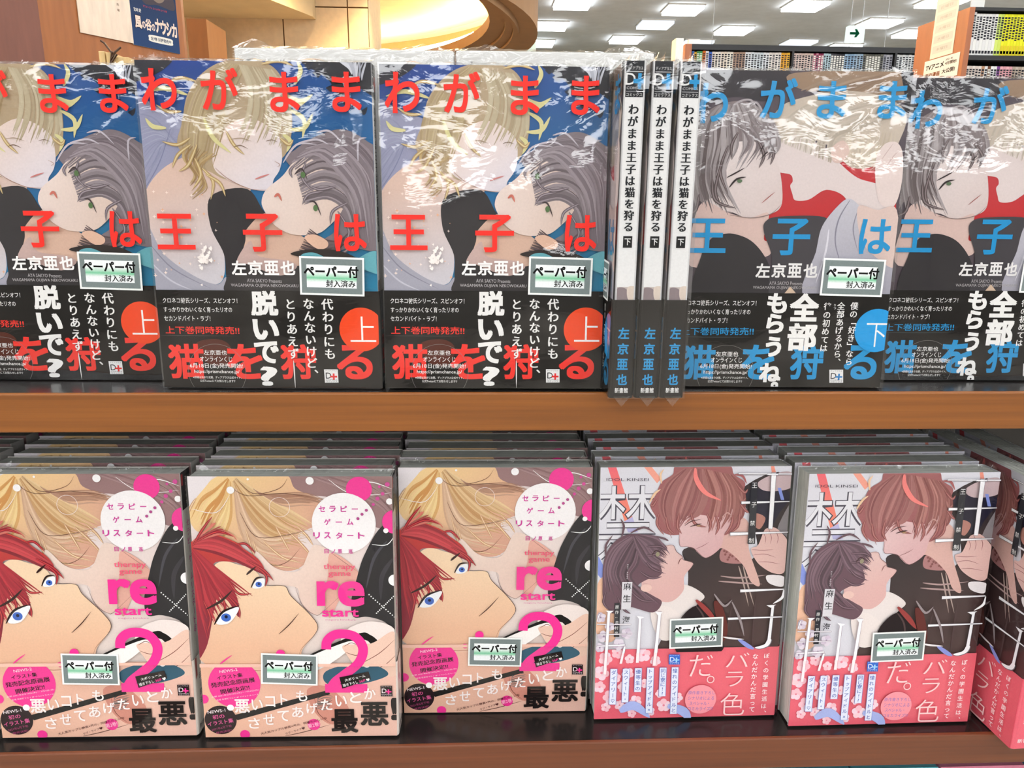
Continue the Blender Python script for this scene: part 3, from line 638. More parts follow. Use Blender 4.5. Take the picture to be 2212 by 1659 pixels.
FRONT_B = [
["p","#5a5058",[-16.4,-2.5,134.0,-3.9,150.6,132.7,-9.8,134.0]],
["P","#38333a",[11.1,0.7,57.7,0.3,48.0,15.9,27.6,14.4,3.0,18.1,2.2,4.2]],
["p",["#b8444c","#cb2f33",65.9,53.8,78.2,85.8],[43.1,49.6,123.5,48.8,128.7,94.7,46.6,95.4]],
["P","#98806c",[61.4,1.1,125.4,0.5,128.9,15.1,108.7,15.3,80.7,11.3,62.1,8.8]],
["H","#7d6655","#b39d8a",16,1.25,[65.0,10.5,79.9,3.5,98.0,0.7],[99.5,15.4,112.7,10.1,125.6,2.2]],
["P","#27232b",[121.5,-1.2,134.3,-1.3,134.1,27.4,126.1,22.2,123.7,10.0]],
["P","#c4b7aa",[48.9,28.2,55.5,18.4,71.6,13.1,89.8,10.3,113.1,13.6,126.1,22.2,124.8,35.4,117.0,48.9,98.6,52.6,83.4,40.2,69.1,36.8,57.2,38.7,51.3,34.3]],
["P","#dccfce",[54.5,39.6,64.4,36.0,79.7,40.3,89.9,49.1,102.0,58.0,116.6,62.5,124.2,71.5,120.1,94.8,100.1,85.6,96.6,70.1,84.8,65.0,74.9,70.6,67.1,71.1,65.0,67.5,63.4,62.9,64.6,60.2,62.9,56.6,55.7,55.0,52.5,49.5,52.7,45.9]],
["H","#a49788","#e0d8cf",28,1.53,[55.3,38.7,59.9,26.3,73.9,17.4,94.5,12.0],[86.2,50.1,87.7,36.6,101.1,31.2,122.6,24.0]],
["H","#b5a693","#ddd2c3",16,1.15,[92.0,33.1,94.1,44.6,103.3,52.6],[121.7,32.8,119.3,44.4,109.0,53.5]],
["P","#d9c0b8",[85.4,42.0,91.5,37.5,95.8,42.8,92.7,49.1,87.1,49.2]],
["P","#e0d0cd",[111.5,49.8,115.1,39.9,122.3,38.1,126.9,45.2,127.9,62.4,124.5,74.3,115.6,70.7]],
["S","#b99f9c",0.38,[114.2,48.9,118.2,42.6,120.6,39.0]],
["S","#b99f9c",0.38,[117.4,52.5,121.4,46.1,124.7,42.5]],
["P","#877b7d",[-0.7,33.9,11.6,23.2,21.4,17.9,35.2,16.9,46.8,24.7,54.1,35.2,52.2,45.9,46.9,49.5,28.2,49.7,27.2,63.3,35.7,76.0,20.7,78.9,8.9,70.7,1.7,77.2]],
["P",["#e0d4d3","#d5c6c4",27.9,45.2,49.0,76.8],[24.9,42.6,30.2,38.9,42.3,38.8,51.1,44.1,56.7,54.8,59.3,73.0,52.9,79.1,39.8,81.3,29.2,77.9,15.9,77.1,14.6,71.6,25.5,66.0]],
["P","#d5bab3",[13.7,72.5,29.2,78.8,41.7,81.1,52.0,78.6,50.3,93.5,56.1,94.4,55.6,101.0,47.3,104.8,8.3,109.9,7.9,86.4]],
["H","#5b4f50","#b7aeb0",34,1.73,[6.4,28.5,1.5,41.0,3.5,58.9,6.3,75.3],[29.1,23.1,27.6,40.7,24.1,58.7,33.8,76.0]],
["H","#6b6063","#c2babc",26,1.53,[19.6,18.8,11.9,28.5,10.8,40.9,9.9,57.1],[37.1,17.7,48.8,26.4,54.6,40.5,46.9,49.5]],
["H","#5f5457","#a89da0",8,1.34,[30.4,28.3,38.6,38.9,33.8,49.6],[41.4,26.5,51.6,38.7,50.6,49.5]],
["S","#aaa2a6",1.15,[24.6,24.9,28.8,17.8,36.9,16.0,41.1,22.1]],
["S","#aaa2a6",1.15,[33.5,19.5,40.7,17.7,49.2,31.7]],
["S","#5c5152",1.92,[25.7,40.8,22.0,55.1,27.5,67.8]],
["S","#8d8082",0.77,[25.7,40.8,22.0,55.1,27.5,67.8]],
["S","#5c5152",1.92,[22.6,49.7,19.9,66.1,24.3,76.1]],
["S","#8d8082",0.77,[22.6,49.7,19.9,66.1,24.3,76.1]],
["S","#5c5152",1.92,[17.5,58.8,20.2,71.5,32.8,76.0]],
["S","#8d8082",0.77,[17.5,58.8,20.2,71.5,32.8,76.0]],
["S","#5c5152",1.92,[45.9,37.0,52.0,44.1,50.8,51.3]],
["S","#8d8082",0.77,[45.9,37.0,52.0,44.1,50.8,51.3]],
["S","#5c5152",1.92,[10.6,68.0,9.2,77.1,3.7,80.0]],
["S","#8d8082",0.77,[10.6,68.0,9.2,77.1,3.7,80.0]],
["S","#5c5152",1.92,[42.2,37.1,46.6,45.9,44.3,53.1]],
["S","#8d8082",0.77,[42.2,37.1,46.6,45.9,44.3,53.1]],
["S","#5c5152",1.92,[30.8,33.6,27.6,40.7,28.1,47.9]],
["S","#8d8082",0.77,[30.8,33.6,27.6,40.7,28.1,47.9]],
["S","#463c3e",0.86,[26.0,58.7,31.4,55.8,35.9,53.2]],
["S","#3a3032",1.15,[27.8,64.2,31.7,59.6,37.2,58.2]],
["C","#667a60",33.6,60.5,1.53,1.05],
["S","#463c3e",0.67,[44.1,44.2,46.2,40.6,47.4,38.8]],
["S","#3a3032",0.77,[45.8,47.3,47.5,45.0,48.8,44.6]],
["S","#a4605c",0.48,[47.3,72.9,51.2,69.4,54.6,66.5]],
["S","#8d7b78",0.48,[29.3,79.7,41.7,81.3,52.9,79.1,59.1,73.2]],
["P","#39363a",[12.2,128.1,13.7,104.2,18.8,93.8,25.3,90.9,32.9,90.7,42.7,94.5,51.0,102.9,56.7,114.2,58.7,127.7]],
["P","#4a474c",[50.4,83.3,58.7,80.4,84.9,80.6,86.2,89.5,82.8,104.5,80.0,127.5,56.8,127.7,55.9,104.7,50.0,89.8]],
["P",["#c4c2cc","#a8a6b2",95.9,71.8,101.0,123.4],[83.9,85.7,92.3,73.7,98.5,69.9,105.7,75.4,112.4,85.5,127.0,96.6,130.4,127.1,78.1,127.5,81.5,100.7]],
["S","#8a8896",0.86,[98.6,70.8,93.1,82.0,92.4,95.0,97.6,109.1]],
["S","#8f8d9a",0.67,[103.9,76.3,102.2,87.4,106.4,100.5]],
["S","#dcdae2",1.15,[87.9,87.6,87.2,100.7,83.1,118.8]],
["P","#d9c2bb",[103.7,74.5,115.3,76.2,126.6,76.1,130.2,107.9,118.3,104.2,107.5,93.0]],
["G","わ",14.1,18.0,19.17,21.09,"#2496cf",3],
["G","が",52.5,15.0,20.13,21.09,"#2496cf",3],
["G","ま",82.9,15.6,15.82,19.65,"#2496cf",3],
["G","ま",117.4,15.3,15.82,19.65,"#2496cf",3],
["G","王",16.8,91.8,21.57,19.17,"#2496cf",3],
["G","子",66.2,92.1,21.57,20.61,"#2496cf",3],
["G","は",115.7,91.5,18.22,19.65,"#2496cf",3],
["G","左",50.9,111.8,8.05,8.05,"#eceaea",4],
["G","京",60.3,111.7,8.05,8.05,"#eceaea",4],
["G","亜",69.8,111.6,8.05,8.05,"#eceaea",4],
["G","也",79.2,111.6,8.05,8.05,"#eceaea",4],
["L","AYA SAKYO Presents",55.3,119.1,75.0,119.2,2.11,"#b8b4b6",0],
["L","WAGAMAMA OUJIWA NEKOWOKARU",45.7,122.0,84.4,122.0,2.3,"#b8b4b6",0],
["p","#cfb7a2",[64.8,125.1,67.9,121.0,71.6,125.0]]]
BAND_B = [
["p","#171213",[-10.4,121.4,149.0,120.1,158.9,201.7,-6.4,203.0]],
["G","猫",16.0,167.3,19.17,20.61,"#2496cf",4],
["G","を",52.0,167.0,19.17,20.61,"#2496cf",4],
["G","狩",81.8,166.7,19.17,20.61,"#2496cf",4],
["G","る",114.6,166.4,19.17,20.61,"#2496cf",4],
["L","クロネコ彼氏シリーズ、スピンオフ！",4.5,131.2,48.5,131.1,3.26,"#f0efee",1],
["L","すっかりかわいくなく育ったリオの",4.5,136.6,45.3,136.4,3.26,"#f0efee",1],
["L","セカンドバイト・ラブ！",4.3,141.6,31.7,141.6,3.26,"#f0efee",1],
["L","上下巻同時発売!!",4.1,148.5,48.1,148.1,4.6,"#2496cf",2],
["S","#5a6a72",0.19,[3.8,151.8,25.4,151.8,48.1,151.6]],
["O","#8b8686",32.7,173.9,17.26,0.19],
["L","左京亜也",26.0,162.0,39.8,162.1,3.07,"#f0efee",1],
["L","オンラインくじ",23.5,165.8,42.2,165.8,3.26,"#f0efee",1],
["L","6月18日(金)発売開始!",17.1,169.8,48.4,169.8,3.45,"#f0efee",1],
["L","https://prismchance.jp/",19.4,173.6,46.1,173.6,2.68,"#f0efee",1],
["L","※詳細は決まり次第、ディアプラス公式サイト、",18.1,176.8,46.8,176.7,1.53,"#f0efee",1],
["L","公式Twitterにてお知らせします♡",22.2,179.0,43.2,179.0,1.63,"#f0efee",1],
["G","も",60.9,131.0,11.03,11.5,"#f0efee",6],
["G","ら",60.6,143.3,9.59,11.03,"#f0efee",6],
["G","う",60.7,157.4,8.63,11.5,"#f0efee",6],
["G","ね",59.9,173.4,12.46,11.03,"#f0efee",6],
["G","。",63.2,181.3,3.83,3.83,"#f0efee",6],
["G","全",77.3,133.4,16.49,15.82,"#f0efee",6],
["G","部",77.5,151.3,16.49,15.82,"#f0efee",6],
["V","律の初めては",91.2,130.2,91.3,160.4,4.79,"#f0efee",3],
["V","りつ",95.5,131.1,95.6,134.5,1.73,"#f0efee",1],
["V","全部あげるから、",99.2,130.0,100.0,168.8,4.79,"#f0efee",3],
["C","#2a9fe0",121.9,147.0,13.13,13.13],
["G","下",122.0,149.7,12.46,14.38,"#f3f1f0",-1],
["V","僕の「好き」なら",107.1,129.9,107.2,168.5,4.79,"#f0efee",3],
["p","#e9e9ea",[95.8,171.2,104.2,171.1,105.0,179.2,96.6,179.3]],
["L","ディアプラス",96.6,172.0,103.6,172.0,0.92,"#2a2a30",0],
["G","D",98.7,175.0,3.42,3.68,"#2a2a30",1],
["G","+",102.0,175.6,3.91,3.68,"#2a7fc0",4],
["L","COMICS",97.1,177.7,104.2,177.6,0.69,"#2a2a30",0],
["L","コミックス",97.2,178.6,104.3,178.6,0.84,"#2a2a30",0]]
FRONT_D = [
["p",["#e6d8d8","#ead9cf",52.4,3.4,52.3,91.8],[-5.8,-4.4,140.5,-4.2,147.5,179.7,-10.9,177.7]],
["P","#9b7c7c",[56.8,-2.0,133.2,-1.9,134.4,31.9,121.0,35.0,104.4,27.0,89.3,14.4,70.1,11.2]],
["P",["#f0d09a","#d9a893",25.4,1.8,59.8,42.8],[-2.0,18.8,8.5,8.0,24.7,-2.0,59.7,-2.0,67.1,8.1,80.4,14.4,89.5,25.4,79.9,32.5,67.3,39.6,74.8,52.5,64.4,63.0,49.3,60.5,37.4,46.7,24.0,45.8,11.5,39.4,2.0,34.6]],
["P","#e9e2e6",[-1.5,-1.3,15.9,-1.3,4.7,14.2,-2.1,21.9]],
["H","#c98a4a","#f7e3ab",26,1.52,[25.4,1.0,15.8,8.0,6.9,14.2,-0.0,26.7],[26.8,3.4,25.8,23.6,22.7,34.6,16.6,45.8]],
["H","#b98a5a","#eed3a8",26,1.36,[28.3,3.4,34.6,23.6,44.9,39.5,67.3,47.6],[30.5,1.0,49.4,14.3,67.2,25.3,76.9,31.7]],
["H","#c29a7e","#ecd0b4",18,1.06,[28.9,8.0,31.6,34.7,40.4,52.3,67.4,62.2],[30.4,8.0,39.0,31.5,50.9,41.1,74.7,34.9]],
["H","#9b6f5a","#dcb79f",14,0.91,[45.0,12.7,59.8,11.2,74.5,11.2,87.1,15.9],[40.7,8.0,56.8,18.2,70.1,18.2,82.0,19.1]],
["S","#c79a78",1.67,[44.9,42.7,56.8,54.0,67.3,57.3]],
["S","#ecd2ae",0.68,[44.9,42.7,56.8,54.0,67.3,57.3]],
["S","#c79a78",1.67,[38.9,42.7,44.8,57.2,68.1,62.2]],
["S","#ecd2ae",0.68,[38.9,42.7,44.8,57.2,68.1,62.2]],
["S","#c79a78",1.67,[34.5,34.7,40.3,55.6,49.3,63.7]],
["S","#ecd2ae",0.68,[34.5,34.7,40.3,55.6,49.3,63.7]],
["S","#c79a78",1.67,[59.8,34.8,68.0,43.6,75.6,53.3]],
["S","#ecd2ae",0.68,[59.8,34.8,68.0,43.6,75.6,53.3]],
["S","#c79a78",1.67,[53.8,33.2,58.3,42.8,62.1,50.8]],
["S","#ecd2ae",0.68,[53.8,33.2,58.3,42.8,62.1,50.8]],
["S","#c79a78",1.67,[67.2,33.2,73.2,39.6,77.0,46.1]],
["S","#ecd2ae",0.68,[67.2,33.2,73.2,39.6,77.0,46.1]],
["S","#c79a78",1.67,[4.7,14.2,0.9,20.4,-1.5,26.7]],
["S","#ecd2ae",0.68,[4.7,14.2,0.9,20.4,-1.5,26.7]],
["S","#6e4a3c",0.38,[30.5,1.0,40.6,11.1,56.8,8.1,62.7,1.1]],
["S","#6e4a3c",0.38,[28.2,8.0,37.7,12.7,59.8,11.2,86.3,15.2]],
["S","#6e4a3c",0.38,[31.7,23.6,40.4,39.5,56.8,39.6,76.9,34.9]],
["S","#6e4a3c",0.38,[37.4,47.5,49.3,58.9,59.8,57.3,68.8,47.6]],
["H","#7f5f62","#b39696",16,1.06,[74.4,-0.4,96.6,8.2,119.1,19.2,129.9,31.9],[103.8,-0.4,118.6,3.5,126.3,11.3,129.5,19.2]],
["P",["#ead6cb","#e2c4b8",52.3,50.8,79.0,92.0],[40.4,49.9,52.3,61.3,67.4,63.0,77.0,46.1,88.3,51.0,90.0,62.3,84.9,75.4,82.0,91.2,75.9,93.7,69.8,88.6,66.7,81.9,64.4,74.5,46.3,72.7,40.3,66.1]],
["P","#e2aea0",[88.3,51.0,105.2,64.1,100.9,80.5,92.6,83.8,85.9,96.3,82.7,83.7,85.5,67.2]],
["S","#8a6660",0.3,[88.3,51.0,97.5,58.3,105.2,64.2]],
["S","#8a6660",0.3,[64.4,74.5,68.2,86.9,75.9,93.7,81.3,92.0,100.8,73.1]],
["P","#29272c",[121.0,33.4,134.4,31.9,137.1,109.4,121.3,99.1,110.4,95.6,101.2,95.5,100.2,83.8,103.8,69.8,109.4,52.7]],
["S","#4b4952",1.97,[124.2,43.1,115.5,55.1,110.0,75.6]],
["S","#3f3c44",3.03,[127.6,55.2,120.4,67.4,119.3,84.0]],
["S","#ffffff",0.45,[88.4,1.9,100.3,10.5,115.2,12.1,127.7,10.6]],
["S","#ffffff",0.61,[99.6,11.3,112.7,3.5,128.4,8.2]],
["S","#ffffff",0.53,[114.5,45.4,124.3,45.5,130.1,37.5]],
["S","#f5eef0",0.45,[1.6,21.2,17.0,23.6,26.7,11.1]],
["O","#f3e6e2",56.8,20.2,6.44,0.3],
["C","#ee3f9a",107.3,8.3,8.19,8.19],
["C","#ee3f9a",129.5,30.1,8.04,8.04],
["C","#d0559b",118.9,14.5,1.36,1.36],
["C","#d0559b",116.1,18.4,1.06,1.06],
["C","#d0559b",122.2,11.3,1.21,1.21],
["C","#d0559b",125.3,5.1,1.52,1.52],
["C","#d0559b",120.2,6.6,0.91,0.91],
["C","#d0559b",114.6,20.7,0.76,0.76],
["C","#f4f1f3",97.1,31.0,20.32,20.32],
["C","#f6f4f6",76.6,2.7,2.58,2.58],
["C","#f6f4f6",26.7,8.8,2.43,2.43],
["C","#f6f4f6",123.7,36.0,1.67,1.67],
["C","#f6f4f6",128.5,69.9,3.94,3.94],
["C","#f6f4f6",38.0,1.6,0.76,0.76],
["C","#f6f4f6",126.4,16.4,2.12,2.12],
["G","セ",83.6,21.3,3.94,3.94,"#cf3f9d",3],
["G","ラ",90.3,21.3,3.94,3.94,"#cf3f9d",3],
["G","ピ",97.4,21.3,3.94,3.94,"#cf3f9d",3],
["G","ー",104.4,21.3,3.75,0.53,"#cf3f9d",3],
["G","ゲ",86.7,30.0,4.09,4.09,"#cf3f9d",3],
["G","ー",94.0,30.0,3.89,0.53,"#cf3f9d",3],
["G","ム",101.1,30.0,4.09,4.09,"#cf3f9d",3],
["G","リ",79.6,39.0,4.09,4.09,"#cf3f9d",3],
["G","ス",86.4,39.0,4.09,4.09,"#cf3f9d",3],
["G","タ",93.9,39.1,4.09,4.09,"#cf3f9d",3],
["G","ー",101.0,39.1,3.89,0.53,"#cf3f9d",3],
["G","ト",108.0,39.1,4.09,4.09,"#cf3f9d",3],
["C","#b5508f",106.2,27.7,0.99,0.99],
["C","#b5508f",108.9,24.8,0.99,0.99],
["C","#b5508f",111.7,22.1,0.99,0.99],
["G","日",85.5,49.7,2.58,2.88,"#d0479b",3],
["G","ノ",89.8,49.8,2.58,2.88,"#d0479b",3],
["G","原",94.0,49.8,2.58,2.88,"#d0479b",3],
["G","巡",100.9,49.8,2.58,2.88,"#d0479b",3],
["P",["#f0d3b3","#e6b99c",29.7,66.9,29.1,117.0],[-3.7,83.1,14.9,57.9,29.8,58.8,40.3,63.7,44.7,72.7,57.6,73.5,61.4,80.2,72.1,92.0,77.5,100.4,76.0,107.2,67.6,117.3,64.6,125.0,52.2,134.4,13.5,133.1,-4.6,116.7]],
["S","#4b322d",0.38,[44.7,72.9,57.6,73.5,61.4,80.2,72.1,92.0,77.8,100.9,75.3,108.0,66.9,117.3,64.2,125.0]],
["P",["#c8433f","#8d2b40",15.1,42.6,14.3,91.5],[-2.9,52.1,1.1,42.5,13.7,37.8,28.5,43.4,32.9,47.5,41.8,54.8,44.8,62.1,34.3,58.0,17.1,56.3,13.3,60.3,22.2,70.1,27.3,83.3,27.1,95.0,20.5,83.3,14.4,81.6,11.2,91.5,4.6,116.7,-4.7,121.8]],
["H","#7c1f33","#d9525a",30,1.52,[1.0,43.3,12.3,38.6,27.0,44.2,40.3,55.6],[0.9,47.3,15.0,50.6,29.8,57.1,50.8,68.6]],
["H","#8a2036","#cf4450",30,1.67,[0.9,47.3,11.9,58.7,20.7,66.8,34.1,78.4],[-0.6,50.5,0.5,66.7,1.5,88.1,4.8,108.3]],
["H","#9b2b3c","#e08878",10,1.06,[1.1,42.5,10.9,33.0,14.0,26.7],[1.0,43.3,22.7,37.0,30.0,42.6]],
["S","#8a2438",1.82,[34.3,55.5,44.8,62.1,50.8,69.5]],
["S","#c9504f",0.68,[34.3,55.5,44.8,62.1,50.8,69.5]],
["S","#8a2438",1.82,[38.8,58.8,46.3,66.2,45.5,73.5]],
["S","#c9504f",0.68,[38.8,58.8,46.3,66.2,45.5,73.5]],
["S","#8a2438",1.82,[22.2,70.1,28.1,78.4,36.4,78.4]],
["S","#c9504f",0.68,[22.2,70.1,28.1,78.4,36.4,78.4]],
["S","#8a2438",1.82,[20.5,79.1,27.2,88.3,27.9,95.8]],
["S","#c9504f",0.68,[20.5,79.1,27.2,88.3,27.9,95.8]],
["S","#8a2438",1.82,[14.6,75.0,18.9,86.6,16.5,94.9]],
["S","#c9504f",0.68,[14.6,75.0,18.9,86.6,16.5,94.9]],
["S","#8a2438",1.82,[1.0,45.7,7.9,34.6,14.7,25.9]],
["S","#c9504f",0.68,[1.0,45.7,7.9,34.6,14.7,25.9]],
["S","#8a2438",1.82,[2.5,43.3,16.7,36.2,27.1,39.4]],
["S","#c9504f",0.68,[2.5,43.3,16.7,36.2,27.1,39.4]],
["S","#8a2438",1.82,[28.5,45.0,34.4,44.3,40.4,50.7]],
["S","#c9504f",0.68,[28.5,45.0,34.4,44.3,40.4,50.7]],
["S","#8a2438",1.82,[5.3,83.2,8.9,94.8,6.4,104.9]],
["S","#c9504f",0.68,[5.3,83.2,8.9,94.8,6.4,104.9]],
["S","#3a2020",1.52,[33.9,65.3,36.5,62.9,40.3,59.6]],
["P","#eef0f4",[37.2,74.1,40.2,69.0,45.1,68.0,44.7,72.9,41.0,74.8]],
["C","#4a6fc0",41.3,72.0,2.05,1.9],
["C","#1d2440",41.5,71.7,0.68,0.76],
["S","#2d1b1d",1.14,[36.3,74.3,39.9,67.9,45.4,67.0]],
["S","#3a2020",1.67,[6.7,89.0,16.7,83.3,24.3,75.9]],
["P","#eef0f4",[12.6,99.1,17.3,91.6,27.2,87.6,26.0,92.5,20.2,99.1]],
["C","#4a6fc0",19.1,94.9,3.18,2.88],
["C","#1d2440",19.2,94.4,1.06,1.14],
["S","#2d1b1d",1.52,[11.2,99.9,17.3,90.9,28.3,86.6]],
["L","therapy",83.3,60.3,103.6,60.5,4.7,"#e8607f",2],
["L","game",86.3,65.6,100.6,65.7,3.79,"#e8607f",2],
["L","re",79.0,78.5,108.4,78.9,16.3,"#ef3f98",4],
["L","start",81.4,92.0,104.8,92.2,5.0,"#ef3f98",3],
["C","#f4f4f4",112.0,79.3,0.45,0.45],
["C","#f4f4f4",116.5,92.3,0.45,0.45],
["C","#f4f4f4",113.3,80.6,0.45,0.45],
["C","#f4f4f4",117.5,91.2,0.45,0.45],
["C","#f4f4f4",114.6,81.9,0.45,0.45],
["C","#f4f4f4",118.6,90.1,0.45,0.45],
["C","#f4f4f4",116.0,83.2,0.45,0.45],
["C","#f4f4f4",119.6,89.1,0.45,0.45],
["C","#f4f4f4",117.3,84.5,0.45,0.45],
["C","#f4f4f4",120.6,88.0,0.45,0.45],
["C","#f4f4f4",118.7,85.8,0.45,0.45],
["C","#f4f4f4",121.6,86.9,0.45,0.45],
["C","#f4f4f4",120.0,87.1,0.45,0.45],
["C","#f4f4f4",122.7,85.9,0.45,0.45],
["C","#f4f4f4",121.4,88.4,0.45,0.45],
["C","#f4f4f4",123.7,84.8,0.45,0.45],
["C","#f4f4f4",122.7,89.7,0.45,0.45],
["C","#f4f4f4",124.7,83.7,0.45,0.45],
["C","#f4f4f4",124.1,91.0,0.45,0.45],
["C","#f4f4f4",125.7,82.7,0.45,0.45],
["C","#f4f4f4",125.4,92.3,0.45,0.45],
["C","#f4f4f4",126.7,81.6,0.45,0.45],
["C","#f4f4f4",126.8,93.6,0.45,0.45],
["C","#f4f4f4",127.8,80.5,0.45,0.45],
["C","#f4f4f4",128.1,94.9,0.45,0.45],
["C","#f4f4f4",128.8,79.4,0.45,0.45],
["L","meguru hinohara",83.4,96.7,102.8,96.9,1.46,"#d06aa0",0],
["S","#4b322d",0.64,[52.7,106.5,59.6,100.0,66.4,91.9]],
["P","#e9dcd8",[97.4,103.3,112.0,97.8,126.0,101.5,128.6,110.7,112.4,113.6,93.8,113.5]],
["P","#23201f",[67.9,123.5,103.0,106.9,112.2,107.5,118.0,113.7,114.3,116.7,104.9,111.0,68.9,126.6]],
["P","#f0ebe9",[68.9,124.5,97.5,112.0,99.4,116.6,77.3,132.9,68.9,130.8]],
["P","#e6c3b2",[94.8,114.5,112.4,113.6,128.4,105.6,130.7,133.4,118.6,138.6,103.5,131.1,95.8,120.7]],
["S","#7a4a3c",0.46,[95.3,119.6,103.3,121.8,108.7,114.6]],
["S","#7a4a3c",0.46,[103.4,129.0,117.2,120.9,128.1,110.7]],
["S","#7a4a3c",0.46,[107.3,134.3,118.4,131.2,129.4,121.0]],
["S","#7a4a3c",0.46,[94.8,115.5,99.4,113.0,103.1,114.6]],
["P","#2f5f74",[82.0,134.0,103.4,128.0,117.5,131.2,122.4,137.5,103.7,143.6,83.0,143.4]],
["S","#ef3f98",0.91,[12.8,128.1,17.0,124.6,21.7,121.2]],
["C","#ef3f98",53.1,120.6,3.0,3.0],
["C","#ef3f98",43.1,129.3,2.18,2.18],
["p","#e9bfae",[-8.0,127.5,140.8,128.3,141.0,133.5,-8.1,132.1]],
["p","#ee3f98",[81.0,143.2,109.0,143.5,109.1,149.8,81.0,149.5]],
["B","#ee3f98",6.37,[83.1,117.5,83.8,111.8,88.2,107.5,94.8,106.5,102.1,108.6,106.7,115.1,106.5,122.0,102.5,129.2,94.2,136.4,87.7,141.9,84.0,147.9]]]
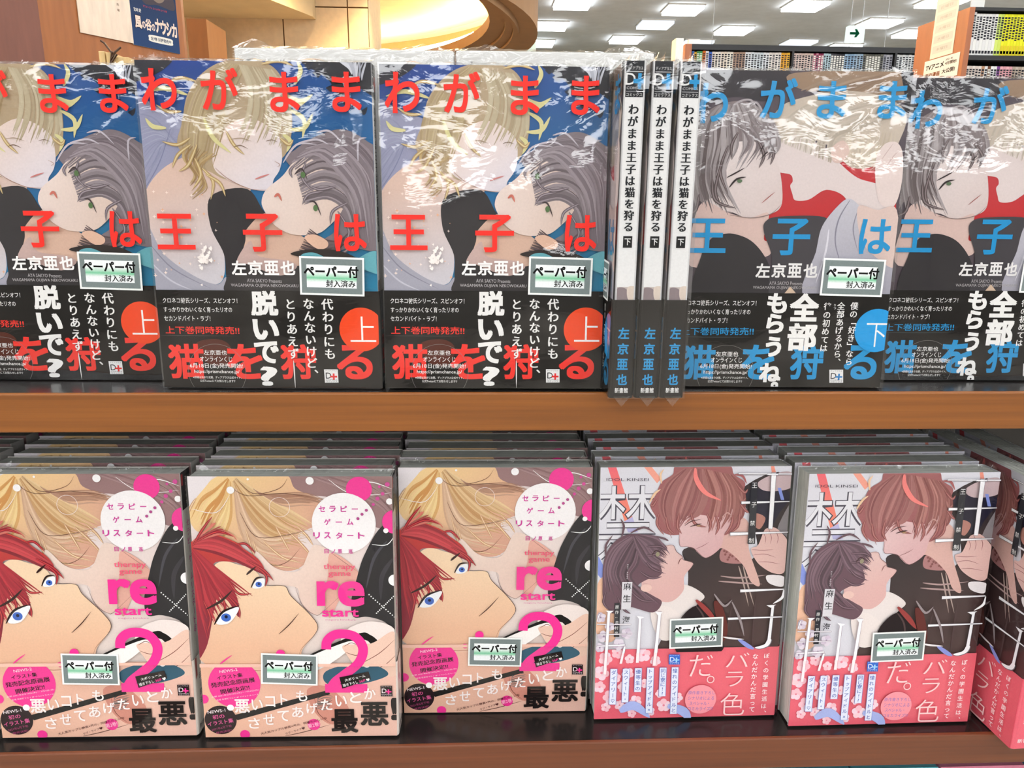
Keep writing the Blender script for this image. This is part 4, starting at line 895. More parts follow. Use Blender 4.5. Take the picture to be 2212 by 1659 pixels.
BAND_D = [
["p",["#e7b69c","#e6bdb0",29.0,130.4,104.4,178.8],[-7.9,123.8,140.7,125.2,143.3,195.7,-9.8,193.6]],
["P","#e9c1aa",[-2.3,123.9,66.1,124.5,61.5,132.8,38.2,134.6,10.4,132.3]],
["S","#a86a58",0.46,[3.1,128.0,19.7,130.3,38.2,133.4,61.5,130.7]],
["P","#23201f",[67.9,123.5,103.0,106.9,112.2,107.5,118.0,113.7,114.3,116.7,104.9,111.0,68.9,126.6]],
["P","#f0ebe9",[68.9,124.5,97.5,112.0,99.4,116.6,77.3,132.9,68.9,130.8]],
["P","#e6c3b2",[94.8,114.5,112.4,113.6,128.4,105.6,130.7,133.4,118.6,138.6,103.5,131.1,95.8,120.7]],
["S","#7a4a3c",0.46,[95.3,119.6,103.3,121.8,108.7,114.6]],
["S","#7a4a3c",0.46,[103.4,129.0,117.2,120.9,128.1,110.7]],
["S","#7a4a3c",0.46,[107.3,134.3,118.4,131.2,129.4,121.0]],
["S","#7a4a3c",0.46,[94.8,115.5,99.4,113.0,103.1,114.6]],
["P","#2f5f74",[82.0,134.0,103.4,128.0,117.5,131.2,122.4,137.5,103.7,143.6,83.0,143.4]],
["S","#ef3f98",0.91,[12.8,128.1,17.0,124.6,21.7,121.2]],
["C","#ef3f98",53.1,120.6,3.0,3.0],
["C","#ef3f98",43.1,129.3,2.18,2.18],
["P","#cf8f80",[69.0,147.5,83.1,145.5,96.5,162.6,85.3,173.2,73.8,164.5]],
["H","#3a3634","#9a9490",14,0.55,[75.6,153.9,79.4,149.7,86.0,151.9],[73.8,160.2,80.4,162.4,87.0,156.1]],
["p","#23201f",[19.1,165.8,83.1,147.6,84.1,150.8,21.9,169.4]],
["S","#6a4a40",0.55,[53.0,181.4,66.3,178.4,83.4,173.2]],
["S","#7a4a3c",0.46,[73.7,153.9,75.7,164.5,83.4,172.1]],
["C","#ef3f98",21.4,142.8,17.11,17.11],
["C","#2b171e",10.8,169.1,10.56,10.56],
["C","#ef3f98",72.5,173.1,4.19,4.19],
["C","#ef3f98",26.3,180.0,3.28,3.28],
["C","#fbf8f8",17.8,160.0,2.28,2.28],
["C","#fbf8f8",109.0,129.4,2.18,2.18],
["C","#ef3f98",0.6,153.6,3.28,3.28],
["p","#ee3f98",[81.0,143.2,109.0,143.5,109.1,149.8,81.0,149.5]],
["B","#ee3f98",6.37,[83.1,117.5,83.8,111.8,88.2,107.5,94.8,106.5,102.1,108.6,106.7,115.1,106.5,122.0,102.5,129.2,94.2,136.4,87.7,141.9,84.0,147.9]],
["L","NEWS-2",12.2,133.8,24.1,132.2,2.0,"#f7d6e4",1],
["L","イラスト集",10.3,138.3,27.0,136.1,3.09,"#2b171e",3],
["L","発売記念原画展",6.0,143.7,34.9,139.6,3.82,"#2b171e",3],
["L","開催決定!!",12.1,148.4,31.1,145.0,3.46,"#2b171e",3],
["L","会期 2021年6月10日(木)〜 7月4日(日)",5.8,152.3,37.2,147.1,1.27,"#f7d6e4",0],
["L","会場 有楽町マルイ 8F イベントスペース",9.0,154.4,36.7,150.3,1.18,"#f7d6e4",0],
["L","NEWS-1",2.5,163.4,14.3,161.7,2.18,"#f2e6ea",1],
["L","初の",5.5,167.1,13.5,165.9,3.09,"#e0659f",2],
["L","イラスト集",2.1,172.2,19.1,169.2,3.28,"#e0659f",2],
["L","2021年6月下旬",4.4,176.3,17.6,173.2,1.82,"#b04a7c",0],
["L","発売決定!",7.1,178.7,17.6,176.5,1.64,"#b04a7c",0],
["G","悪",25.6,158.8,9.83,9.83,"#f6eceb",3],
["G","い",35.7,157.9,7.28,7.64,"#f6eceb",2],
["G","コ",44.4,155.6,6.37,7.64,"#f6eceb",2],
["G","ト",53.5,154.2,4.55,7.64,"#f6eceb",2],
["G","も",65.3,151.7,7.28,7.64,"#f6eceb",2],
["G","さ",33.0,171.5,7.46,7.83,"#f6eceb",2],
["G","せ",42.8,168.8,7.46,7.83,"#f6eceb",2],
["G","て",52.5,166.2,7.46,7.83,"#f6eceb",2],
["G","あ",62.2,163.5,7.46,7.83,"#f6eceb",2],
["G","げ",71.9,160.8,7.46,7.83,"#f6eceb",2],
["G","た",81.6,158.2,7.46,7.83,"#f6eceb",2],
["G","い",91.3,155.5,7.46,7.83,"#f6eceb",2],
["G","と",101.0,152.9,7.46,7.83,"#f6eceb",2],
["G","か",110.6,150.3,7.46,7.83,"#f6eceb",2],
["G","最",93.3,170.3,17.29,16.84,"#231a1a",4],
["G","悪",113.2,165.2,18.2,16.84,"#231a1a",4],
["G","!",126.6,161.7,3.28,15.47,"#231a1a",5],
["L","大人気カップル静真×湊の、同棲たのしいな",36.9,179.3,81.4,167.8,1.82,"#5a3030",1],
["L","ラブ・ライフ♥",53.5,179.5,66.5,175.1,1.82,"#5a3030",1],
["L","第2巻!",68.7,173.9,76.5,172.0,3.09,"#f7b6d2",2],
["p","#231a1a",[90.8,138.1,110.1,134.0,111.6,139.7,92.5,146.3]],
["L","大ボリューム",94.3,140.4,107.8,136.9,2.18,"#f0efee",1],
["L","描き下ろし",92.9,144.1,102.9,141.5,2.18,"#f0efee",1],
["L","36P",103.7,141.5,107.9,140.3,1.82,"#ef3f98",1],
["L","♥",108.5,140.3,110.7,139.7,2.0,"#f0efee",1],
["p","#2a1a20",[117.7,144.4,125.4,144.5,125.6,152.3,117.9,152.2]],
["L","ディアプラス",118.3,145.2,124.8,145.3,0.81,"#eadfe2",0],
["G","D",120.1,148.1,3.13,3.23,"#eadfe2",1],
["G","+",123.0,148.8,3.58,3.23,"#ee3f98",4],
["L","COMICS",118.4,150.7,124.9,150.7,0.61,"#eadfe2",0],
["L","コミックス",118.5,151.6,125.0,151.7,0.74,"#eadfe2",0]]
FRONT_E = [
["p","#dcdbe4",[-7.2,-4.5,137.5,-3.5,152.1,185.4,-2.6,181.5]],
["p",["#ee6f7c","#f09078",7.0,0.9,20.7,34.2],[4.3,-1.4,9.9,-1.4,22.2,34.2,17.0,37.3]],
["p","#b9b6dd",[17.0,37.3,22.2,34.2,26.3,45.2,19.5,45.1]],
["p","#f2a796",[28.4,-0.5,33.6,-0.4,40.6,8.1,37.8,11.1]],
["p","#8c9be0",[-0.3,60.7,5.3,71.9,5.6,81.6,0.1,75.1]],
["p","#f09a88",[113.6,-0.6,115.8,-0.5,117.8,5.6,114.8,5.6]],
["G","禁",19.0,38.8,40.61,52.89,"#55525e",1],
["G","禁",19.0,38.8,39.92,52.2,"#e4e3ea",-1],
["P","#efc0a4",[0.2,81.5,10.0,77.6,15.9,94.6,12.9,122.6,0.4,118.2]],
["P",["#3b3134","#55403f",80.8,58.6,107.4,116.1],[57.9,57.5,83.8,57.0,99.7,66.9,108.4,59.0,102.3,35.1,93.6,16.2,131.3,15.0,142.1,159.1,42.1,156.9,45.4,123.2,59.8,98.7,61.7,74.4]],
["P","#27233a",[99.6,16.3,128.5,18.1,121.9,32.2,114.3,43.1,101.8,27.2]],
["P","#8a8488",[121.2,43.2,130.5,24.4,132.5,51.3,126.1,48.0]],
["P","#c9b2b6",[105.4,11.7,115.5,5.6,127.5,4.2,128.3,15.0,111.8,17.2]],
["p","#8c9be0",[119.2,14.9,121.5,15.0,124.4,23.6,122.1,23.5]],
["P","#b9857a",[105.2,32.8,112.3,36.0,109.0,43.8,104.1,39.8]],
["P","#b08080",[83.8,57.8,92.2,57.2,99.8,67.7,84.3,66.7]],
["C","#8a5a58",85.6,59.1,0.84,0.84],
["C","#8a5a58",89.8,62.1,0.84,0.84],
["C","#8a5a58",94.1,65.1,0.84,0.84],
["C","#8a5a58",97.9,60.9,0.84,0.84],
["C","#8a5a58",89.1,63.8,0.84,0.84],
["C","#8a5a58",92.9,59.6,0.84,0.84],
["C","#8a5a58",97.1,62.6,0.84,0.84],
["C","#8a5a58",88.3,65.4,0.84,0.84],
["C","#8a5a58",92.1,61.2,0.84,0.84],
["C","#8a5a58",96.4,64.3,0.84,0.84],
["C","#8a5a58",87.2,59.9,0.84,0.84],
["C","#8a5a58",91.4,62.9,0.84,0.84],
["C","#8a5a58",95.6,65.9,0.84,0.84],
["C","#8a5a58",86.4,61.6,0.84,0.84],
["S","#b9a49c",1.07,[96.1,70.0,99.8,81.4,104.8,99.5]],
["S","#b9a49c",1.07,[99.1,70.1,103.0,83.1,108.7,99.6]],
["S","#b59a98",1.23,[84.1,77.1,97.3,78.6,115.8,76.8]],
["S","#b59a98",1.23,[82.8,80.8,97.6,82.2,113.1,83.3]],
["P","#d8b0a8",[83.2,47.5,94.7,35.0,102.8,43.0,102.2,57.3,111.6,83.2,105.2,81.5,98.3,68.5,83.8,57.0,73.4,62.5]],
["P","#a3696b",[33.9,26.5,37.3,18.8,40.7,10.4,47.9,5.0,52.1,-1.8,83.5,-1.6,89.1,5.4,97.0,11.6,93.9,22.5,97.1,24.1,94.9,38.9,87.8,46.8,80.2,47.5,68.5,42.6,54.4,47.1,43.7,45.4,38.0,34.4]],
["P",["#e0bfc0","#d7aeb0",57.0,38.5,80.8,58.6],[54.3,45.6,55.4,36.1,65.8,33.1,82.5,34.9,86.5,25.5,89.9,31.8,88.2,41.2,84.8,47.5,82.6,57.0,73.4,63.7,67.1,59.6,64.7,56.8,60.1,55.5,54.9,54.7]],
["H","#7d4a4e","#c08a86",34,1.54,[55.2,1.3,43.7,11.2,39.9,26.6,46.7,45.5],[68.7,1.4,71.1,19.1,67.2,31.6,57.0,39.3]],
["H","#84504f","#c58f88",30,1.54,[68.7,1.4,74.9,19.2,74.0,31.6,72.3,42.6],[86.9,5.4,95.1,16.3,96.0,31.9,89.8,42.8]],
["S","#8d5556",2.0,[40.1,31.3,38.9,39.1,43.8,47.0]],
["S","#b57c78",0.77,[40.1,31.3,38.9,39.1,43.8,47.0]],
["S","#8d5556",2.0,[44.7,34.4,46.6,42.3,51.3,47.1]],
["S","#b57c78",0.77,[44.7,34.4,46.6,42.3,51.3,47.1]],
["S","#8d5556",2.0,[53.6,31.4,52.6,40.8,55.8,46.4]],
["S","#b57c78",0.77,[53.6,31.4,52.6,40.8,55.8,46.4]],
["S","#8d5556",2.0,[61.2,31.5,64.6,39.4,72.3,41.8]],
["S","#b57c78",0.77,[61.2,31.5,64.6,39.4,72.3,41.8]],
["S","#8d5556",2.0,[71.8,31.6,75.2,39.5,74.0,45.8]],
["S","#b57c78",0.77,[71.8,31.6,75.2,39.5,74.0,45.8]],
["S","#8d5556",2.0,[77.9,33.2,80.6,41.1,78.7,47.4]],
["S","#b57c78",0.77,[77.9,33.2,80.6,41.1,78.7,47.4]],
["S","#8d5556",2.0,[90.0,33.4,89.0,41.2,84.8,47.5]],
["S","#b57c78",0.77,[90.0,33.4,89.0,41.2,84.8,47.5]],
["S","#8d5556",2.0,[94.5,31.9,93.6,41.3,88.5,46.0]],
["S","#b57c78",0.77,[94.5,31.9,93.6,41.3,88.5,46.0]],
["S","#8d5556",2.0,[94.1,25.6,98.2,30.3,100.6,31.9]],
["S","#b57c78",0.77,[94.1,25.6,98.2,30.3,100.6,31.9]],
["S","#8d5556",2.0,[38.2,21.9,35.4,26.5,33.8,25.0]],
["S","#b57c78",0.77,[38.2,21.9,35.4,26.5,33.8,25.0]],
["S","#8d5556",2.0,[91.9,13.1,96.7,17.8,98.8,15.5]],
["S","#b57c78",0.77,[91.9,13.1,96.7,17.8,98.8,15.5]],
["S","#c79c96",0.92,[82.5,34.9,86.2,31.8,89.4,34.9]],
["S","#eec9a6",1.54,[33.1,24.2,36.5,18.0,40.2,15.0]],
["S","#eec9a6",1.38,[40.7,11.1,39.7,5.0,41.8,1.2]],
["S","#a9696a",1.69,[89.1,5.4,94.5,6.2,97.8,11.6]],
["S","#b07a75",1.54,[93.0,19.3,95.5,24.0,97.7,21.7]],
["S","#f08a86",3.38,[62.7,0.6,63.8,8.3,70.3,17.6,81.1,23.1]],
["S","#5b3c3c",0.61,[57.5,40.5,62.2,37.4,68.2,36.3]],
["S","#4a3030",0.77,[61.3,41.3,66.1,39.8,69.1,39.4]],
["C","#a8886a",66.9,40.8,1.38,0.69],
["S","#7a4a48",0.31,[65.5,57.2,70.7,54.9,74.7,52.2]],
["S","#7a5254",0.31,[54.5,46.4,54.9,54.7,60.1,55.5,65.5,57.6,73.4,63.7,82.6,57.0]],
["P","#ddb8b2",[103.7,57.3,108.2,55.0,111.4,45.5,113.5,43.1,118.1,42.4,122.9,45.6,128.9,54.4,128.0,73.7,120.3,75.3,110.7,69.5,105.6,62.9]],
["S","#8f5d5e",0.38,[104.1,58.1,111.5,58.6,119.1,58.3]],
["S","#8f5d5e",0.38,[104.8,62.1,113.2,61.4,121.1,64.0]],
["S","#8f5d5e",0.38,[109.0,67.0,115.9,67.1,124.5,68.8]],
["S","#8f5d5e",0.38,[111.4,46.3,113.2,50.3,112.7,54.2]],
["S","#8f5d5e",0.38,[115.1,43.9,117.0,49.5,116.6,54.3]],
["S","#8f5d5e",0.38,[119.7,44.8,121.6,49.6,121.2,54.3]],
["P","#e9e3e6",[115.8,76.8,127.5,77.8,127.2,85.1,117.7,82.5]],
["P","#e6dcda",[44.1,90.3,58.3,82.4,73.3,90.8,67.6,98.9,60.6,115.2,44.4,98.5]],
["P","#eadfdc",[36.9,102.4,49.0,98.5,65.3,115.3,45.4,123.2]],
["P",["#e0c0bc","#dcb2ae",42.7,58.1,51.4,82.3],[32.2,60.3,44.1,54.9,50.1,54.1,52.6,58.6,56.6,61.9,57.8,64.7,64.3,67.2,63.1,70.4,58.8,76.8,58.5,87.3,48.9,95.2,33.3,90.1,29.9,82.0]],
["P","#6f545f",[3.3,81.5,3.6,65.5,7.8,54.5,15.9,47.4,25.6,46.0,37.8,48.5,46.4,56.5,38.1,57.2,43.4,74.1,32.9,78.8,27.7,83.5,37.9,90.2,44.3,95.1,38.4,102.5,21.3,98.1,10.7,102.8,4.3,92.9]],
["H","#463640","#8f7480",32,1.54,[21.1,47.5,9.4,56.1,4.5,70.3,5.8,89.7],[28.7,48.4,26.3,65.8,22.2,77.8,39.6,93.5]],
["H","#4f3d46","#917683",28,1.38,[22.6,47.5,26.0,57.9,32.5,68.3,44.9,74.1],[27.1,46.8,37.8,48.5,42.5,52.5,46.5,58.1]],
["S","#6f5760",1.54,[15.1,48.2,16.4,40.4,14.0,34.9]],
["S","#6f5760",1.54,[21.1,45.2,29.9,41.3,37.6,45.4]],
["S","#6f5760",1.54,[5.0,61.6,4.8,53.6,9.1,46.6]],
["S","#6f5760",1.54,[38.5,47.7,43.9,49.4,47.0,51.0]],
["S","#57434d",2.0,[32.4,65.9,37.1,70.8,44.9,74.1]],
["S","#846a76",0.77,[32.4,65.9,37.1,70.8,44.9,74.1]],
["S","#57434d",2.0,[28.1,72.3,35.9,77.2,43.5,76.5]],
["S","#846a76",0.77,[28.1,72.3,35.9,77.2,43.5,76.5]],
["S","#57434d",2.0,[22.5,86.7,30.4,93.3,39.6,94.3]],
["S","#846a76",0.77,[22.5,86.7,30.4,93.3,39.6,94.3]],
["S","#57434d",2.0,[13.4,89.8,18.3,99.6,23.0,103.0]],
["S","#846a76",0.77,[13.4,89.8,18.3,99.6,23.0,103.0]],
["S","#57434d",2.0,[5.7,86.4,4.4,94.5,8.4,100.3]],
["S","#846a76",0.77,[5.7,86.4,4.4,94.5,8.4,100.3]],
["S","#57434d",2.0,[32.0,54.8,41.1,54.9,46.5,58.1]],
["S","#846a76",0.77,[32.0,54.8,41.1,54.9,46.5,58.1]],
["S","#57434d",2.0,[32.2,61.1,38.2,60.4,41.9,56.5]],
["S","#846a76",0.77,[32.2,61.1,38.2,60.4,41.9,56.5]],
["C","#e6c3ba",33.1,84.4,3.84,2.76],
["S","#4a3030",0.69,[36.0,61.2,38.9,57.6,44.3,60.9]],
["C","#9a927a",39.9,60.3,1.38,1.69],
["S","#7a4a48",0.46,[54.2,67.8,55.2,64.6,57.0,63.2]],
["S","#7a5254",0.31,[44.1,54.9,50.1,54.1,52.6,58.6,56.6,61.9,57.8,64.7,64.3,67.2,58.8,76.8]],
["p","#7a7680",[91.5,3.9,127.8,4.5,127.8,5.7,91.5,5.1]],
["p","#f2f1f5",[91.7,4.1,127.6,4.7,127.6,5.4,91.7,4.8]],
["p","#7a7680",[94.5,23.6,127.6,23.6,127.7,24.5,94.7,25.8]],
["p","#f2f1f5",[94.8,23.8,127.4,23.9,127.5,24.3,94.9,25.5]],
["p","#7a7680",[88.2,45.3,128.4,45.2,128.5,46.1,88.4,47.9]],
["p","#f2f1f5",[88.5,45.6,128.2,45.5,128.3,45.9,88.6,47.6]],
["p","#7a7680",[113.7,3.8,117.1,3.8,117.2,43.4,114.1,43.4]],
["p","#f2f1f5",[113.9,4.1,116.9,4.1,117.0,43.2,114.4,43.1]],
["p","#7a7680",[110.7,4.2,118.7,4.6,118.8,5.9,110.8,5.7]],
["p","#f2f1f5",[110.9,4.4,118.5,4.9,118.5,5.6,111.0,5.5]],
["p","#7a7680",[97.6,86.3,128.3,86.2,128.4,87.3,97.7,88.7]],
["p","#f2f1f5",[97.8,86.5,128.1,86.4,128.1,87.1,97.9,88.5]],
["L","IDOL KINSEI",3.8,7.7,31.7,8.0,1.84,"#55525e",0],
["p","#3a3a40",[100.6,10.5,105.0,10.5,105.8,53.7,100.7,53.7]],
["G","王",102.9,12.6,3.38,3.53,"#f0efee",0],
["G","子",103.3,26.1,3.38,3.53,"#f0efee",0],
["G","禁",103.1,39.0,3.38,3.53,"#f0efee",0],
["G","制",103.1,51.3,3.38,3.53,"#f0efee",0],
["p","#d9d6dc",[16.5,79.7,23.4,79.8,22.9,99.7,16.4,99.6]],
["G","麻",20.1,83.0,5.37,5.37,"#3a3a40",1],
["G","生",20.0,91.7,5.37,5.37,"#3a3a40",1],
["V","KAI ASOU",19.9,66.9,19.9,77.8,1.38,"#e8e4ea",0],
["p","#3a3a40",[11.8,94.8,15.6,94.9,15.7,119.8,11.9,119.7]],
["V","原作:月村奎",13.5,95.8,13.6,118.9,2.74,"#f0efee",0],
["G","海",20.1,107.2,5.21,5.48,"#3a3a40",1],
["C","#dcd2de",0.6,104.7,1.78,1.78],
["C","#cdbfd0",2.2,103.1,1.78,1.78],
["C","#dcd2de",4.3,104.3,1.78,1.78],
["C","#cdbfd0",3.9,106.7,1.78,1.78],
["C","#dcd2de",1.6,107.0,1.78,1.78],
["C","#9a88a0",2.5,105.1,0.64,0.64],
["C","#dcd2de",6.9,117.9,2.06,2.06],
["C","#cdbfd0",6.7,120.8,2.06,2.06],
["C","#dcd2de",4.1,121.4,2.06,2.06],
["C","#cdbfd0",2.7,118.9,2.06,2.06],
["C","#dcd2de",4.4,116.8,2.06,2.06],
["C","#9a88a0",5.0,119.1,0.74,0.74],
["C","#dcd2de",21.2,119.5,1.92,1.92],
["C","#cdbfd0",18.9,118.3,1.92,1.92],
["C","#dcd2de",19.1,115.7,1.92,1.92],
["C","#cdbfd0",21.5,115.2,1.92,1.92],
["C","#dcd2de",22.9,117.5,1.92,1.92],
["C","#9a88a0",20.7,117.2,0.69,0.69],
["C","#dcd2de",16.8,123.3,2.06,2.06],
["C","#cdbfd0",17.7,126.1,2.06,2.06],
["C","#dcd2de",15.5,127.7,2.06,2.06],
["C","#cdbfd0",13.3,126.0,2.06,2.06],
["C","#dcd2de",14.1,123.2,2.06,2.06],
["C","#9a88a0",15.5,125.3,0.74,0.74],
["C","#dcd2de",8.2,110.0,1.64,1.64],
["C","#cdbfd0",10.2,110.6,1.64,1.64],
["C","#dcd2de",10.4,112.9,1.64,1.64],
["C","#cdbfd0",8.5,113.7,1.64,1.64],
["C","#dcd2de",7.1,111.9,1.64,1.64],
["C","#9a88a0",8.9,111.9,0.59,0.59],
["C","#dcd2de",2.2,125.3,1.64,1.64],
["C","#cdbfd0",4.1,126.5,1.64,1.64],
["C","#dcd2de",3.7,128.7,1.64,1.64],
["C","#cdbfd0",1.6,128.9,1.64,1.64],
["C","#dcd2de",0.6,126.8,1.64,1.64],
["C","#9a88a0",2.4,127.2,0.59,0.59],
["P","#2f2628",[55.7,110.5,67.5,97.5,78.9,105.0,88.4,124.5,83.3,133.4,56.7,132.8]],
["S","#5a4a4a",1.23,[67.5,97.5,73.5,106.4,75.7,122.8]],
["S","#5a4a4a",1.23,[92.4,97.9,90.5,112.6,87.3,130.5]],
["S","#5a4a4a",1.23,[108.7,92.3,108.4,110.0,108.3,129.4]],
["P","#6a3c38",[79.8,94.8,85.5,97.8,90.6,115.6,87.0,124.5,82.7,109.5]],
["p","#7a7680",[119.9,98.2,122.0,98.2,121.3,124.6,118.6,124.6]],
["p","#f2f1f5",[120.1,98.4,121.8,98.4,121.0,124.4,118.8,124.3]],
["P","#7a7680",[118.7,123.6,122.0,123.7,120.2,128.4,114.0,130.7,109.7,129.1,116.6,127.3]],
["P","#f2f1f5",[119.0,123.3,121.5,123.6,119.7,128.0,114.0,130.2,110.5,129.1,116.8,127.0]],
["p","#f2f1f5",[116.3,98.0,123.2,97.6,119.6,99.9]],
["p","#7a7680",[89.9,106.5,128.3,106.1,128.3,107.2,90.0,108.4]],
["p","#f2f1f5",[90.1,106.7,128.0,106.4,128.1,107.0,90.2,108.2]],
["S","#f2f1f5",1.92,[127.8,86.8,126.8,92.6,120.8,96.9]],
["p","#a493a0",[-0.2,109.5,23.5,109.9,23.5,110.8,-0.2,110.4]],
["p","#f3f1f6",[0.0,109.7,23.2,110.1,23.3,110.6,0.1,110.1]],
["p","#a493a0",[0.0,117.1,23.7,116.8,23.7,117.7,0.0,118.0]],
["p","#f3f1f6",[0.2,117.4,23.5,117.1,23.5,117.5,0.3,117.8]],
["p","#a493a0",[0.2,125.5,19.8,124.6,19.9,126.1,0.3,126.5]],
["p","#f3f1f6",[0.5,125.7,19.6,124.8,19.6,125.9,0.5,126.3]],
["p","#a493a0",[6.9,99.9,9.0,99.9,7.6,147.8,5.3,147.7]],
["p","#f3f1f6",[7.2,100.1,8.8,100.1,7.4,147.6,5.5,147.5]],
["p","#a493a0",[0.9,101.9,2.0,102.0,0.6,108.3,-0.6,108.2]],
["p","#f3f1f6",[1.1,102.2,1.8,102.2,0.3,108.0,-0.3,108.0]],
["p","#a493a0",[18.7,126.1,20.6,126.2,18.4,139.8,16.3,139.7]],
["p","#f3f1f6",[19.0,126.4,20.3,126.4,18.1,139.5,16.5,139.5]],
["p","#a493a0",[28.5,104.6,30.6,104.7,30.0,139.3,27.6,139.2]],
["p","#f3f1f6",[28.7,104.9,30.3,104.9,29.8,139.0,27.8,139.0]],
["p","#a493a0",[41.7,101.2,44.0,101.2,41.9,141.8,39.3,141.7]],
["p","#f3f1f6",[41.9,101.4,43.8,101.5,41.7,141.5,39.6,141.5]],
["p","#f3f1f6",[5.5,99.9,11.3,100.0,8.6,102.0]],
["p","#f3f1f6",[39.4,101.1,44.9,101.8,41.9,104.1]],
["p","#f3f1f6",[26.7,103.8,32.3,105.1,29.3,106.8]],
["S","#9a8f92",1.64,[79.5,88.9,86.9,97.8,92.1,93.5]],
["S","#9a8f92",1.64,[92.2,95.0,98.6,108.3,102.1,120.3]],
["S","#8f98d8",3.02,[98.0,122.4,105.4,127.8,109.7,130.2]],
["S","#9a4a48",3.56,[67.3,93.1,76.0,102.0,82.0,109.5]],
["S","#e9e3e6",1.37,[87.5,120.7,93.8,121.9,102.2,122.7]]]
